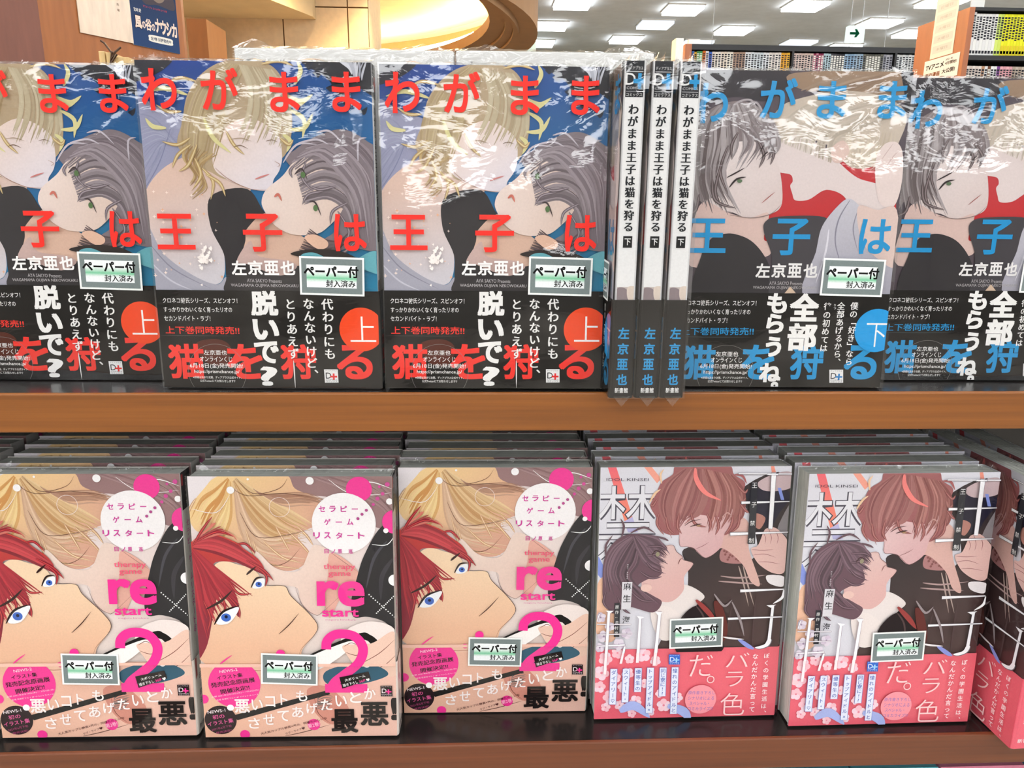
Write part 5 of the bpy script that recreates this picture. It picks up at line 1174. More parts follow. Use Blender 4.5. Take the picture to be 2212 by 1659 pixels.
BAND_E = [
["p",["#e8687a","#ea6f7c",-0.2,131.7,120.1,180.0],[-8.7,121.1,144.5,124.1,150.3,199.6,-7.0,195.4]],
["C","#f0d3e0",7.3,139.1,2.33,2.33],
["C","#f6cdd6",4.5,137.5,2.33,2.33],
["C","#f3bfcb",5.0,134.2,2.33,2.33],
["C","#f0d3e0",8.0,133.8,2.33,2.33],
["C","#f3bfcb",9.4,136.8,2.33,2.33],
["C","#e98ea0",6.8,136.3,0.84,0.84],
["C","#f6cdd6",13.1,130.5,2.06,2.06],
["C","#f0d3e0",15.6,129.6,2.06,2.06],
["C","#f6cdd6",17.3,132.0,2.06,2.06],
["C","#f3bfcb",15.8,134.3,2.06,2.06],
["C","#f3bfcb",13.2,133.4,2.06,2.06],
["C","#e98ea0",15.0,132.0,0.74,0.74],
["C","#f6cdd6",30.3,133.3,2.47,2.47],
["C","#f0d3e0",32.6,130.9,2.47,2.47],
["C","#f3bfcb",35.5,132.6,2.47,2.47],
["C","#f0d3e0",35.1,136.0,2.47,2.47],
["C","#f0d3e0",31.9,136.4,2.47,2.47],
["C","#e98ea0",33.1,133.8,0.89,0.89],
["C","#f0d3e0",39.7,139.1,1.78,1.78],
["C","#f6cdd6",40.4,136.7,1.78,1.78],
["C","#f6cdd6",42.8,136.8,1.78,1.78],
["C","#f0d3e0",43.5,139.3,1.78,1.78],
["C","#f6cdd6",41.6,140.7,1.78,1.78],
["C","#e98ea0",41.6,138.5,0.64,0.64],
["C","#f0d3e0",5.6,144.0,2.6,2.6],
["C","#f3bfcb",7.2,147.4,2.6,2.6],
["C","#f0d3e0",4.8,149.9,2.6,2.6],
["C","#f6cdd6",1.8,148.0,2.6,2.6],
["C","#f0d3e0",2.3,144.4,2.6,2.6],
["C","#e98ea0",4.3,146.7,0.94,0.94],
["C","#f6cdd6",23.3,134.7,1.64,1.64],
["C","#f0d3e0",25.1,136.0,1.64,1.64],
["C","#f6cdd6",24.7,138.2,1.64,1.64],
["C","#f3bfcb",22.5,138.3,1.64,1.64],
["C","#f6cdd6",21.7,136.1,1.64,1.64],
["C","#e98ea0",23.5,136.6,0.59,0.59],
["C","#f3bfcb",3.7,154.9,2.06,2.06],
["C","#f3bfcb",5.5,157.1,2.06,2.06],
["C","#f0d3e0",4.2,159.6,2.06,2.06],
["C","#f0d3e0",1.5,158.9,2.06,2.06],
["C","#f3bfcb",1.2,155.9,2.06,2.06],
["C","#e98ea0",3.2,157.3,0.74,0.74],
["C","#f3bfcb",9.3,162.4,2.33,2.33],
["C","#f3bfcb",12.3,163.2,2.33,2.33],
["C","#f0d3e0",12.7,166.5,2.33,2.33],
["C","#f0d3e0",10.0,167.8,2.33,2.33],
["C","#f3bfcb",7.8,165.3,2.33,2.33],
["C","#e98ea0",10.4,165.1,0.84,0.84],
["C","#f6cdd6",22.0,156.5,2.06,2.06],
["C","#f3bfcb",21.7,159.4,2.06,2.06],
["C","#f6cdd6",19.1,159.9,2.06,2.06],
["C","#f6cdd6",17.7,157.3,2.06,2.06],
["C","#f6cdd6",19.5,155.2,2.06,2.06],
["C","#e98ea0",20.0,157.7,0.74,0.74],
["C","#f3bfcb",26.5,168.9,2.06,2.06],
["C","#f0d3e0",27.6,166.3,2.06,2.06],
["C","#f3bfcb",30.3,166.8,2.06,2.06],
["C","#f0d3e0",30.9,169.7,2.06,2.06],
["C","#f3bfcb",28.5,171.0,2.06,2.06],
["C","#e98ea0",28.8,168.6,0.74,0.74],
["C","#f3bfcb",16.0,172.6,1.78,1.78],
["C","#f0d3e0",16.0,170.0,1.78,1.78],
["C","#f3bfcb",18.2,169.3,1.78,1.78],
["C","#f0d3e0",19.6,171.4,1.78,1.78],
["C","#f0d3e0",18.3,173.5,1.78,1.78],
["C","#e98ea0",17.6,171.3,0.64,0.64],
["C","#f6cdd6",6.5,173.9,1.64,1.64],
["C","#f3bfcb",6.2,171.5,1.64,1.64],
["C","#f0d3e0",8.2,170.7,1.64,1.64],
["C","#f6cdd6",9.7,172.5,1.64,1.64],
["C","#f3bfcb",8.6,174.5,1.64,1.64],
["C","#e98ea0",7.8,172.6,0.59,0.59],
["C","#f0d3e0",51.0,171.2,2.33,2.33],
["C","#f0d3e0",50.3,174.4,2.33,2.33],
["C","#f6cdd6",47.2,174.4,2.33,2.33],
["C","#f0d3e0",46.0,171.2,2.33,2.33],
["C","#f3bfcb",48.4,169.2,2.33,2.33],
["C","#e98ea0",48.6,172.1,0.84,0.84],
["C","#f0d3e0",40.6,175.5,1.78,1.78],
["C","#f0d3e0",40.4,178.0,1.78,1.78],
["C","#f6cdd6",38.1,178.4,1.78,1.78],
["C","#f0d3e0",36.9,176.1,1.78,1.78],
["C","#f0d3e0",38.4,174.3,1.78,1.78],
["C","#e98ea0",38.9,176.5,0.64,0.64],
["C","#f0d3e0",34.5,156.9,1.64,1.64],
["C","#f3bfcb",32.4,156.1,1.64,1.64],
["C","#f3bfcb",32.3,153.7,1.64,1.64],
["C","#f6cdd6",34.4,153.1,1.64,1.64],
["C","#f6cdd6",35.7,155.0,1.64,1.64],
["C","#e98ea0",33.9,154.9,0.59,0.59],
["C","#f0d3e0",20.2,147.7,2.06,2.06],
["C","#f3bfcb",21.1,145.0,2.06,2.06],
["C","#f6cdd6",23.8,145.2,2.06,2.06],
["C","#f3bfcb",24.6,148.1,2.06,2.06],
["C","#f6cdd6",22.4,149.6,2.06,2.06],
["C","#e98ea0",22.4,147.1,0.74,0.74],
["C","#f6cdd6",25.0,178.8,1.51,1.51],
["C","#f6cdd6",24.8,176.7,1.51,1.51],
["C","#f3bfcb",26.6,175.9,1.51,1.51],
["C","#f3bfcb",28.0,177.7,1.51,1.51],
["C","#f3bfcb",26.9,179.5,1.51,1.51],
["C","#e98ea0",26.3,177.7,0.54,0.54],
["C","#f6cdd6",59.1,164.3,1.78,1.78],
["C","#f0d3e0",60.2,166.7,1.78,1.78],
["C","#f0d3e0",58.5,168.4,1.78,1.78],
["C","#f6cdd6",56.4,167.0,1.78,1.78],
["C","#f3bfcb",56.8,164.5,1.78,1.78],
["C","#e98ea0",58.2,166.2,0.64,0.64],
["C","#f3bfcb",44.7,161.1,1.51,1.51],
["C","#f0d3e0",46.6,161.6,1.51,1.51],
["C","#f3bfcb",46.9,163.8,1.51,1.51],
["C","#f0d3e0",45.1,164.6,1.51,1.51],
["C","#f6cdd6",43.7,163.0,1.51,1.51],
["C","#e98ea0",45.4,162.8,0.54,0.54],
["C","#f3bfcb",16.0,149.4,1.78,1.78],
["C","#f6cdd6",15.4,151.8,1.78,1.78],
["C","#f6cdd6",13.0,151.7,1.78,1.78],
["C","#f6cdd6",12.3,149.2,1.78,1.78],
["C","#f0d3e0",14.1,147.8,1.78,1.78],
["C","#e98ea0",14.2,150.0,0.64,0.64],
["S","#a9b4e6",6.85,[51.4,172.2,62.9,177.1,67.6,184.9]],
["S","#a9b4e6",6.85,[17.8,176.0,27.5,171.6,39.1,181.1]],
["p","#e08898",[-0.2,109.5,23.5,109.9,23.5,110.8,-0.2,110.4]],
["p","#f8e6ea",[0.0,109.7,23.2,110.1,23.3,110.6,0.1,110.1]],
["p","#e08898",[0.0,117.1,23.7,116.8,23.7,117.7,0.0,118.0]],
["p","#f8e6ea",[0.2,117.4,23.5,117.1,23.5,117.5,0.3,117.8]],
["p","#e08898",[0.2,125.5,19.8,124.6,19.9,126.1,0.3,126.5]],
["p","#f8e6ea",[0.5,125.7,19.6,124.8,19.6,125.9,0.5,126.3]],
["p","#e08898",[6.9,99.9,9.0,99.9,7.6,147.8,5.3,147.7]],
["p","#f8e6ea",[7.2,100.1,8.8,100.1,7.4,147.6,5.5,147.5]],
["p","#e08898",[0.9,101.9,2.0,102.0,0.6,108.3,-0.6,108.2]],
["p","#f8e6ea",[1.1,102.2,1.8,102.2,0.3,108.0,-0.3,108.0]],
["p","#e08898",[18.7,126.1,20.6,126.2,18.4,139.8,16.3,139.7]],
["p","#f8e6ea",[19.0,126.4,20.3,126.4,18.1,139.5,16.5,139.5]],
["p","#e08898",[28.5,104.6,30.6,104.7,30.0,139.3,27.6,139.2]],
["p","#f8e6ea",[28.7,104.9,30.3,104.9,29.8,139.0,27.8,139.0]],
["p","#e08898",[41.7,101.2,44.0,101.2,41.9,141.8,39.3,141.7]],
["p","#f8e6ea",[41.9,101.4,43.8,101.5,41.7,141.5,39.6,141.5]],
["p","#f8e6ea",[5.5,99.9,11.3,100.0,8.6,102.0]],
["p","#f8e6ea",[39.4,101.1,44.9,101.8,41.9,104.1]],
["p","#f8e6ea",[26.7,103.8,32.3,105.1,29.3,106.8]],
["p","#7b8fd0",[52.8,142.8,57.8,142.9,58.2,178.7,53.1,178.5]],
["p","#dfe3f2",[53.1,143.0,57.6,143.1,57.9,178.5,53.4,178.4]],
["V","憧れのアイドルと",55.3,143.5,55.6,178.0,3.56,"#5a6fb8",2],
["p","#7b8fd0",[44.4,142.9,49.5,143.0,49.6,164.9,44.5,164.8]],
["p","#dfe3f2",[44.7,143.1,49.2,143.2,49.3,164.8,44.8,164.6]],
["V","同じ寮に!?",47.0,143.6,47.1,164.2,3.56,"#5a6fb8",2],
["p","#7b8fd0",[35.6,142.7,40.7,142.9,40.8,177.6,35.7,177.5]],
["p","#dfe3f2",[35.9,142.9,40.4,143.0,40.5,177.4,36.0,177.3]],
["V","トップアイドル×",38.2,143.4,38.2,176.9,3.56,"#5a6fb8",2],
["p","#7b8fd0",[27.1,142.9,32.2,143.0,32.2,161.1,27.1,161.0]],
["p","#dfe3f2",[27.4,143.0,31.9,143.1,31.9,161.0,27.4,160.9]],
["V","優等生の",29.7,143.5,29.6,160.5,3.56,"#5a6fb8",2],
["p","#7b8fd0",[18.7,143.1,23.7,143.2,23.6,168.9,18.6,168.8]],
["p","#dfe3f2",[19.0,143.3,23.4,143.4,23.3,168.7,18.9,168.6]],
["V","スウィート・",21.2,143.8,21.1,168.2,3.56,"#5a6fb8",2],
["p","#7b8fd0",[10.1,142.9,15.1,143.1,14.9,170.2,9.9,170.1]],
["p","#dfe3f2",[10.3,143.1,14.8,143.2,14.6,170.0,10.2,169.9]],
["V","ダイアリー♡",12.6,143.6,12.4,169.5,3.56,"#5a6fb8",2],
["G","バ",98.7,138.2,16.17,10.69,"#f6cfd0",-1],
["G","ラ",97.3,152.6,12.34,11.24,"#f6cfd0",-1],
["G","色",97.0,171.7,17.13,17.13,"#f6cfd0",-1],
["G","だ",73.2,141.9,16.17,16.17,"#f6cfd0",-1],
["G","。",80.5,152.5,5.48,5.76,"#f6cfd0",-1],
["V","ぼくの学園生活は、",119.0,132.6,119.5,181.9,4.11,"#fbeef0",1],
["V","なんだかんだ言って",111.1,133.2,111.1,178.6,4.39,"#fbeef0",1],
["C","#f09aa4",74.2,167.5,10.97,10.97],
["L","原作書き下ろし",65.3,162.2,84.2,162.7,2.74,"#8a78b8",0],
["L","シナリオによる",65.3,166.4,83.7,166.8,2.74,"#8a78b8",0],
["L","スペシャル・",66.6,170.5,80.3,170.9,2.74,"#8a78b8",0],
["L","コミカライズ♡",65.6,174.4,83.4,174.8,2.74,"#8a78b8",0],
["p","#3f6fc8",[50.3,133.0,58.1,133.2,58.4,140.7,50.6,140.5]],
["L","ディアプラス",50.9,133.8,57.5,133.9,0.82,"#dfe6f6",0],
["G","D",52.8,136.6,3.22,3.29,"#dfe6f6",1],
["G","+",55.8,137.2,3.68,3.29,"#9fd0ff",4],
["L","COMICS",51.2,139.0,57.7,139.2,0.62,"#dfe6f6",0],
["L","コミックス",51.2,139.9,57.8,140.1,0.75,"#dfe6f6",0]]



def spine_design(kind, t):
    m = t / 2
    if kind in 'AB':
        pc = '#2f97d0' if kind == 'B' else '#ee4038'
        L = [['p', '#e9e9ea', [0, 0, t, 0, t, 182, 0, 182]], ['p', '#26272f', [0, 0, t, 0, t, 18, 0, 18]],
             ['L', 'ディアプラス', .6, 3.6, t - .6, 3.6, 1.7, '#e8e8e8', 0], ['p', '#d8d8da', [.4, 5.2, t - .4, 5.2, t - .4, 5.5, .4, 5.5]],
             ['G', 'D', m - 2.2, 9, 5.2, 5.8, '#e8e8e8', 1], ['G', '+', m + 2.6, 10, 6, 7, pc, 5],
             ['L', 'COMICS', .6, 13.4, t - .6, 13.4, 1.3, '#cfcfd2', 0], ['p', '#d8d8da', [.4, 15, t - .4, 15, t - .4, 15.2, .4, 15.2]],
             ['L', 'コミックス', .5, 16.7, t - .5, 16.7, 1.7, '#e8e8e8', 0],
             ['V', 'わがまま王子は猫を狩る', m, 21, m, 88, 5.7, '#20242c', 6],
             ['p', '#1f1f24', [m - 2.5, 90, m + 2.5, 90, m + 2.5, 96.3, m - 2.5, 96.3]], ['G', '下' if kind == 'B' else '上', m, 93.1, 3.4, 3.6, '#f0f0f0', 2],
             ['p', '#bfb2ae', [0, 118, t, 118, t, 131, 0, 131]], ['P', '#8d8084', [0, 119, 5, 119, 7, 124, 4, 128, 0, 128]], ['P', '#d9cbc0', [6, 118, 11, 118, t, 122, 9, 127, 6, 124]],
             ['P', '#c5383c', [4, 131, 6, 126, 9, 128, t, 127, t, 131]]]
        Bd = [['p', '#1f1b1c', [0, 0, t, 0, t, 182, 0, 182]]]
        for i, ch in enumerate('左京亜也'): Bd.append(['G', ch, m, 144 + 9 * i, 6, 6.2, pc, 4])
        Bd.append(['L', '新書館', .9, 177.4, t - .9, 177.4, 3.2, '#f4f4f4', 1])
    elif kind == 'D':
        L = [['p', '#d9d4cd', [0, 0, t, 0, t, 182, 0, 182]], ['p', '#1f1c1e', [0, 0, t, 0, t, 25, 0, 25]], ['p', '#b3323c', [.6, 1.5, 3.4, 1.5, 3.4, 9, .6, 9]],
             ['V', 'コミックス', m, 3, m, 23, 2.6, '#d8d0cc', 0], ['V', 'セラピーゲームリスタート②', m, 32, m, 112, 5.6, '#cf3f9d', 2]]
        Bd = [['p', '#e6dcd4', [0, 0, t, 0, t, 182, 0, 182]], ['p', '#a5504c', [0, 128, 3, 128, 3, 141, 0, 143]], ['V', '日ノ原巡', m, 140, m, 164, 4.6, '#3a2a2c', 2], ['L', '新書館', 1, 177.6, t - 1, 177.6, 3.6, '#3a2a2c', 2]]
    else:
        L = [['p', '#e4dfdb', [0, 0, t, 0, t, 182, 0, 182]], ['p', '#3a3436', [0, 0, t, 0, t, 18, 0, 18]], ['V', '王子禁制', m, 30, m, 80, 8, '#55525e', 1],
             ['p', '#6b5552', [0, 112, t, 112, t, 124, 0, 124]]]
        Bd = [['p', '#e8687a', [0, 0, t, 0, t, 182, 0, 182]], ['V', '麻生海', m - 2, 142, m - 2, 165, 4, '#f7dfe2', 2], ['V', '原作月村奎', m + 3, 142, m + 3, 168, 3.2, '#f7dfe2', 2], ['L', '新書館', 1.5, 176, t - 1.5, 176, 3.2, '#f7dfe2', 2]]
    return L, Bd


BAND_TOP = {'A': 124.3, 'B': 125.1, 'D': 128.0, 'E': 129.6}
COVERS = {'A': (FRONT_A, BAND_A), 'B': (FRONT_B, BAND_B), 'D': (FRONT_D, BAND_D), 'E': (FRONT_E, BAND_E)}
W2 = .064


def path(t, off, left=-W2):
    r = .0014
    P = [(left, -off)]
    for i in range(5):
        a = -math.pi / 2 + i * math.pi / 8
        P.append((W2 - r + (r + off) * math.cos(a), r + (r + off) * math.sin(a)))
    for i in range(5):
        a = i * math.pi / 8
        P.append((W2 - r + (r + off) * math.cos(a), t - r + (r + off) * math.sin(a)))
    P.append((left, t + off))
    return P


def wrap_shell(t, o0, o1, z0, z1):
    mb = MB(); A = path(t, o1); B = path(t, o0); k = len(A)
    for z in (z0, z1): mb.v += [(p[0], p[1], z) for p in A] + [(p[0], p[1], z) for p in B]
    for i in range(k - 1):
        mb.f += [(i, i + 1, 2 * k + i + 1, 2 * k + i), (k + i + 1, k + i, 3 * k + i, 3 * k + i + 1), (i + 1, i, k + i, k + i + 1), (2 * k + i, 2 * k + i + 1, 3 * k + i + 1, 3 * k + i)]
    for i in (0, k - 1): mb.f.append((i, k + i, 3 * k + i, 2 * k + i))
    return mb


def jacket_mesh(kind, t, simple=False):
    Fr, Bd = COVERS[kind]
    sp, _ = spine_design(kind, t * 1000 - 2.4)
    base = {'A': '#d8d8da', 'B': '#d8d8da', 'D': '#dedad6', 'E': '#dcdbdf'}[kind]
    parts = [solid(wrap_shell(t, -.00035, 0, 0, .182), base)]
    lim = 16 if simple else BAND_TOP[kind] + 2
    parts.append(front_map(Ink((-64 + 64, 0, 128, lim)).items(Fr), -.00002))
    if not simple: parts.append(spine_map(Ink((0, 0, t * 1000 - 2.4, 182)).items(sp), W2 + .00002, off=.0012))
    return ink_mesh('dust_jacket', parts)


def band_mesh(kind, t):
    Fr, Bd = COVERS[kind]; top = BAND_TOP[kind]
    _, sb = spine_design(kind, t * 1000 - 2.4)
    base = {'A': '#1f1b1c', 'B': '#1f1b1c', 'D': '#e6dcd4', 'E': '#e8687a'}[kind]
    parts = [solid(wrap_shell(t, .0009, .0011, 0, (182 - top) * .001), base)]
    parts.append(front_map(Ink((0, top, 128, 182), .008).items(Bd), -.00112))
    parts.append(spine_map(Ink((0, top, t * 1000 - 2.4, 182)).items(sb), W2 + .00112, off=.0012))
    return ink_mesh('paper_band', parts)


def pages_mesh(t):
    mb = MB(); mb.box(-W2 + .0006, .0004, .0006, W2 - .0012, t - .0004, .1814)
    return mb.mesh('page_block')


def sticker_mesh():
    ink = Ink((0, 0, 37, 22))
    ink.items([['p', '#eef1ef', [0, 0, 37, 0, 37, 22, 0, 22]], ['p', '#7f8a8a', [1.1, 1.1, 35.9, 1.1, 35.9, 20.9, 1.1, 20.9]],
               ['p', '#edf1f3', [4, 4.6, 32.6, 4.6, 32.6, 17.6, 4, 17.6]],
               ['p', ['#edf1f3', '#7fc8a0', 18, 9, 18, 12.2], [4, 8.6, 32.6, 8.6, 32.6, 12.2, 4, 12.2]], ['p', ['#7fc8a0', '#edf1f3', 18, 12.2, 18, 14], [4, 12.2, 32.6, 12.2, 32.6, 14.4, 4, 14.4]],
               ['L', 'ペーパー付', 2.6, 8.4, 33.6, 8.4, 6.2, '#141414', 5], ['L', '封入済み', 15, 15.1, 31.8, 15.1, 4.2, '#141414', 3]])
    mb = MB(); mb.box(0, .00002, -.022, .037, .00015, 0)
    return ink_mesh('bonus_sticker', [([(p[0] * .001, -p[2] * .001, -p[1] * .001) for p in ink.v], ink.f, ink.c), solid(mb, '#e8e8e8')])


def film_mesh(t, seed, fancy=True, amp=1.0, tight=False):
    """the clear wrap: rippled front sheet, flat sides, crumpled seam and ears at the top"""
    rg = random.Random(seed)
    x0, x1, y0, y1, z0, z1 = -W2 - .0006, W2 + .0015, -.0019, t + .0015, -.0003, .1828
    if tight: y0, y1, amp = -.0007, t + .0004, .3
    v = []; f = []
    nx, nz = (44, 62) if fancy else (14, 18)
    off = Vector((seed * 3.7, seed * 1.3, seed * 5.1))
    ridges = [(rg.choice((x0, x1, x1)), z1 - rg.uniform(0, .02), rg.uniform(-.9, .9), rg.uniform(.03, .09), rg.uniform(.3, 1)) for _ in range(12)]
    for j in range(nz + 1):
        for i in range(nx + 1):
            u, q = i / nx, j / nz
            x = x0 + (x1 - x0) * u; z = z0 + (z1 - z0) * q
            e = min(1, min(u, 1 - u) * 9) * min(1, min(q, 1 - q) * 12)
            d = noise.noise(Vector((x * 24, 0, z * 20)) + off) * .0009
            d += noise.noise(Vector((x * 60, 3, z * 150)) + off) * .00011 * (max(0, q - .55) * 2.2) ** 1.5
            if fancy:
                for rx, rz, sl, ln, a in ridges:
                    dx = abs(x - rx)
                    if dx < ln:
                        zz = rz + (x - rx) * sl * (1 if rx < 0 else -1) * -1 - .0
                        d -= a * .0003 * math.exp(-((z - zz) / .0011) ** 2) * (1 - dx / ln)
            y = y0 - .0001 + (.00058 * math.tanh(d * amp * 1.9 / .00058)) * e + (0 if tight else .0007 * max(0, (q - .6) / .4) ** 1.6)
            v.append((x, y, z))
    for j in range(nz):
        for i in range(nx):
            a = j * (nx + 1) + i; f.append((a, a + 1, a + nx + 2, a + nx + 1))
    nf = len(f)
    n = len(v) + 4
    v += [(x0, y0, z0), (x1, y0, z0), (x1, y0, z1), (x0, y0, z1)]
    v += [(x0, y1, z0), (x1, y1, z0), (x1, y1, z1), (x0, y1, z1)]
    c = [n - 4, n - 3, n - 2, n - 1]
    f += [(c[1], n + 1, n + 2, c[2]), (n, c[0], c[3], n + 3), (n + 1, n, n + 3, n + 2)]
    # top: crumpled strip grid
    k = 26; m = len(v)
    for i in range(k + 1):
        x = x0 + (x1 - x0) * i / k
        for r in range(4):
            yy = y0 + (y1 - y0) * r / 3
            zz = z1 + (rg.uniform(-.0003, .0016) if 0 < r < 3 else 0)
            v.append((x, yy, zz))
    for i in range(k):
        for r in range(3):
            a = m + i * 4 + r; f.append((a, a + 4, a + 5, a + 1))
    me = bpy.data.meshes.new('shrink_wrap'); me.from_pydata(v, [], f); me.update()
    me.materials.append(M['film'] if fancy else M['film_soft'])
    for p in me.polygons: p.use_smooth = p.index < nf
    return me


def seam_mesh(t, seed, hgt=.003, ears=True):
    """crumpled standing seam along the top with gathered corners"""
    rg = random.Random(seed + 50)
    v = []; f = []; k = 60
    for i in range(k + 1):
        x = -W2 + 2 * W2 * i / k
        h = hgt * rg.uniform(.2, 1) * (.4 + .6 * abs(math.sin(i * .35 + seed)))
        y = t * .5 + rg.uniform(-.0016, .0016)
        v += [(x, y - .0008, .1826), (x + rg.uniform(-.001, .001), y + rg.uniform(-.0015, .0015), .1828 + h)]
    for i in range(k): f.append((2 * i, 2 * i + 2, 2 * i + 3, 2 * i + 1))
    if ears:
        for cx in (-W2 + .006, W2 - .008):
            for q in range(6):
                n = len(v); x = cx + rg.uniform(-.007, .009); y = rg.uniform(.001, t - .001)
                v += [(x - .003, y, .1826), (x + .003, y + .001, .1826), (x + rg.uniform(-.004, .004), y + rg.uniform(-.002, .003), .183 + hgt * rg.uniform(.8, 2.0))]
                f.append((n, n + 1, n + 2))
    me = bpy.data.meshes.new('wrap_seam'); me.from_pydata(v, [], f); me.update()
    me.materials.append(M['film_edge'])
    return me


TH = {'A': .0135, 'B': .0135, 'D': .0165, 'E': .0175}
JK = {}; BD = {}; PG = {}
for k in 'ABDE':
    JK[k] = jacket_mesh(k, TH[k]); BD[k] = band_mesh(k, TH[k])
for me in list(JK.values()) + list(BD.values()): me.materials.append(M['print'])
PG[.0135] = pages_mesh(.0135); PG[.0165] = pages_mesh(.0165); PG[.0175] = pages_mesh(.0175); PG[.0118] = pages_mesh(.0118); PG[.0166] = pages_mesh(.0166)
for me in PG.values(): me.materials.append(M['pages'])
JKS = {k: jacket_mesh(k, TH[k], True) for k in 'ABDE'}
for me in JKS.values(): me.materials.append(M['print'])
STK = sticker_mesh(); STK.materials.append(M['sticker'])
FS = {k: film_mesh(TH[k], 90, False, 1, True) for k in 'ABDE'}
STPOS = {'A': (84.2, 105.0, -1.3), 'B': (85.7, 104.8, -1.2), 'D': (45.7, 122.8, -1.6), 'E': (49.8, 107.6, 1.6)}
ST_OVERRIDE = {}


def book(kind, loc, lean, yaw, label, group, cat='book', seed=1, full=True, jk=None, bd=None, pg=None, th=None, sticker=True, fancy=True, name='comic_book', hs=1, stk=None, side=0):
    """loc: bottom of the front face, middle; lean back about X then yaw"""
    t = th or TH[kind]
    lift = (t + .002) * max(0, math.sin(lean)) + .0006
    o = empty(name, (loc[0], loc[1], loc[2] + lift), (-lean, side, yaw))
    o.scale = (1, 1, hs)
    tag(o, label, cat, group)
    link('dust_jacket', jk or (JK[kind] if full else JKS[kind]), o)
    link('page_block', pg or PG[t], o)
    if full: link('paper_band', bd or BD[kind], o)
    if full and sticker:
        s = link('bonus_sticker', STK, o); u, vv, rot = stk or STPOS[kind]
        s.location = ((u - 64) * .001, -.0029, (182 - vv + .8) * .001); s.rotation_euler = (0, R(-rot), 0)
    if full:
        link('shrink_wrap', film_mesh(t, seed, fancy, 1 if fancy else .5), o)
        link('wrap_seam', seam_mesh(t, seed, .003 if fancy else .002), o)
    else:
        link('shrink_wrap', FS[kind], o)
    return o


# ------------------------------------------------------------------ display shelf (the island the books stand on)
ZU = EYE - .1144720; ZL = EYE - .357557; YF = .434012; TB = .023442
shelf = empty('display_shelf', (0.1, YF, 0))
tag(shelf, 'wooden display shelf unit with black shelf tops and orange-brown front edges', 'shelf')
SX0, SX1, SD = -1.0, 1.05, .34
def sbox(name, mat, x0, y0, z0, x1, y1, z1, bevel=0, label=None):
    mb = MB(); mb.box(x0 - .1, y0 - YF, z0, x1 - .1, y1 - YF, z1)
    o = mb.build(name, mat, shelf, bevel)
    if label: o['label'] = label
    return o
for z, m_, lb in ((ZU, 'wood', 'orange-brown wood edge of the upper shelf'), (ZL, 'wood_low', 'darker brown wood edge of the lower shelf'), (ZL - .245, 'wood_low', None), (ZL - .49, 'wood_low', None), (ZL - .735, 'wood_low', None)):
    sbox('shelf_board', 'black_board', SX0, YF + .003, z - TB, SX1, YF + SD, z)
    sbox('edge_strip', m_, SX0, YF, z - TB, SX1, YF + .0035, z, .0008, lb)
sbox('centre_panel', 'black_board', SX0, YF + .155, .08, SX1, YF + .165, ZU - TB)
for x in (SX0 - .02, SX1): sbox('end_panel', 'orange_wood', x, YF, 0, x + .02, YF + SD, ZU + .02)
sbox('plinth', 'dark_case', SX0, YF + .03, 0, SX1, YF + SD - .03, ZL - .735 - TB)

# ------------------------------------------------------------------ front books, upper shelf
GA = None
up = 'upper shelf'
def redlab(s): return 'wrapped comic with red title and orange circle, ' + s
book('A', (-.2585, .467, ZU), R(1.3), R(-1.2), redlab('leftmost on upper shelf, cut by the frame'), 'red-titled comics on the upper shelf', seed=1)
book('A', (-.1233, .4452, ZU), R(1.1), R(-1.75), redlab('second from left on upper shelf'), 'red-titled comics on the upper shelf', seed=2)
book('A', (.0082, .4417, ZU), R(3.16), R(-.87), redlab('third from left, beside the three spines'), 'red-titled comics on the upper shelf', seed=3)
book('B', (.1807, .4452, ZU), R(2.18), R(-2.17), 'wrapped comic with blue title and blue circle, just right of the three spines', 'blue-titled comics on the upper shelf', seed=4)
book('B', (.315, .4625, ZU), R(1.8), R(-1.2), 'wrapped comic with blue title at right end of upper shelf, cut by the frame', 'blue-titled comics on the upper shelf', seed=5)
# copies standing behind them
for k, x, y, w_, ln in (('A', -.2585, .467, 'leftmost red-titled', 1.3), ('A', -.1233, .4455, 'second red-titled', 1.1), ('A', .0082, .4425, 'third red-titled', 3.16), ('B', .1807, .447, 'first blue-titled', 2.18), ('B', .315, .4625, 'last blue-titled', 1.8)):
    book(k, (x + random.uniform(-.002, .002), y + .0235, ZU), R(ln), R(-1.4), 'wrapped comic behind the %s front copy on the upper shelf' % w_, 'second row copies on the upper shelf', full=False)
# spine-out books
T3 = .0118
jk3 = jacket_mesh('B', T3); bd3 = band_mesh('B', T3)
jk3.materials.append(M['print']); bd3.materials.append(M['print'])
for i, (x, w_) in enumerate(((.0812, 'left one of three, beside the red-titled comic'), (.0956, 'middle one of three'), (.1096, 'right one of three, beside the blue-titled comic'))):
    b_ = book('B', (0, 0, ZU), 0, R(-90), 'white-spined wrapped comic standing spine out, ' + w_, 'spine-out comics on the upper shelf', seed=20 + i, jk=jk3, bd=bd3, pg=PG[T3], th=T3)
    b_.location = (x - T3 / 2, .4205 + W2, ZU + .0008)
    b_.rotation_euler = (0, R(0), R(-90) + R(-.3 + .5 * i))
    b_.scale = (1, 1, .995)
    # gathered tip of the wrap under the spine
    mb = MB(); mb.v = [(W2 - .001, .0005, .001), (W2 - .001, T3 - .0005, .001), (W2 + .004, T3 * .5, -.0045), (W2 + .0035, .001, .0015), (W2 + .0035, T3 - .001, .0015)]
    mb.f = [(0, 1, 2), (3, 0, 2), (1, 4, 2), (4, 3, 2)]
    mb.build('wrap_tip', 'film_edge', b_)

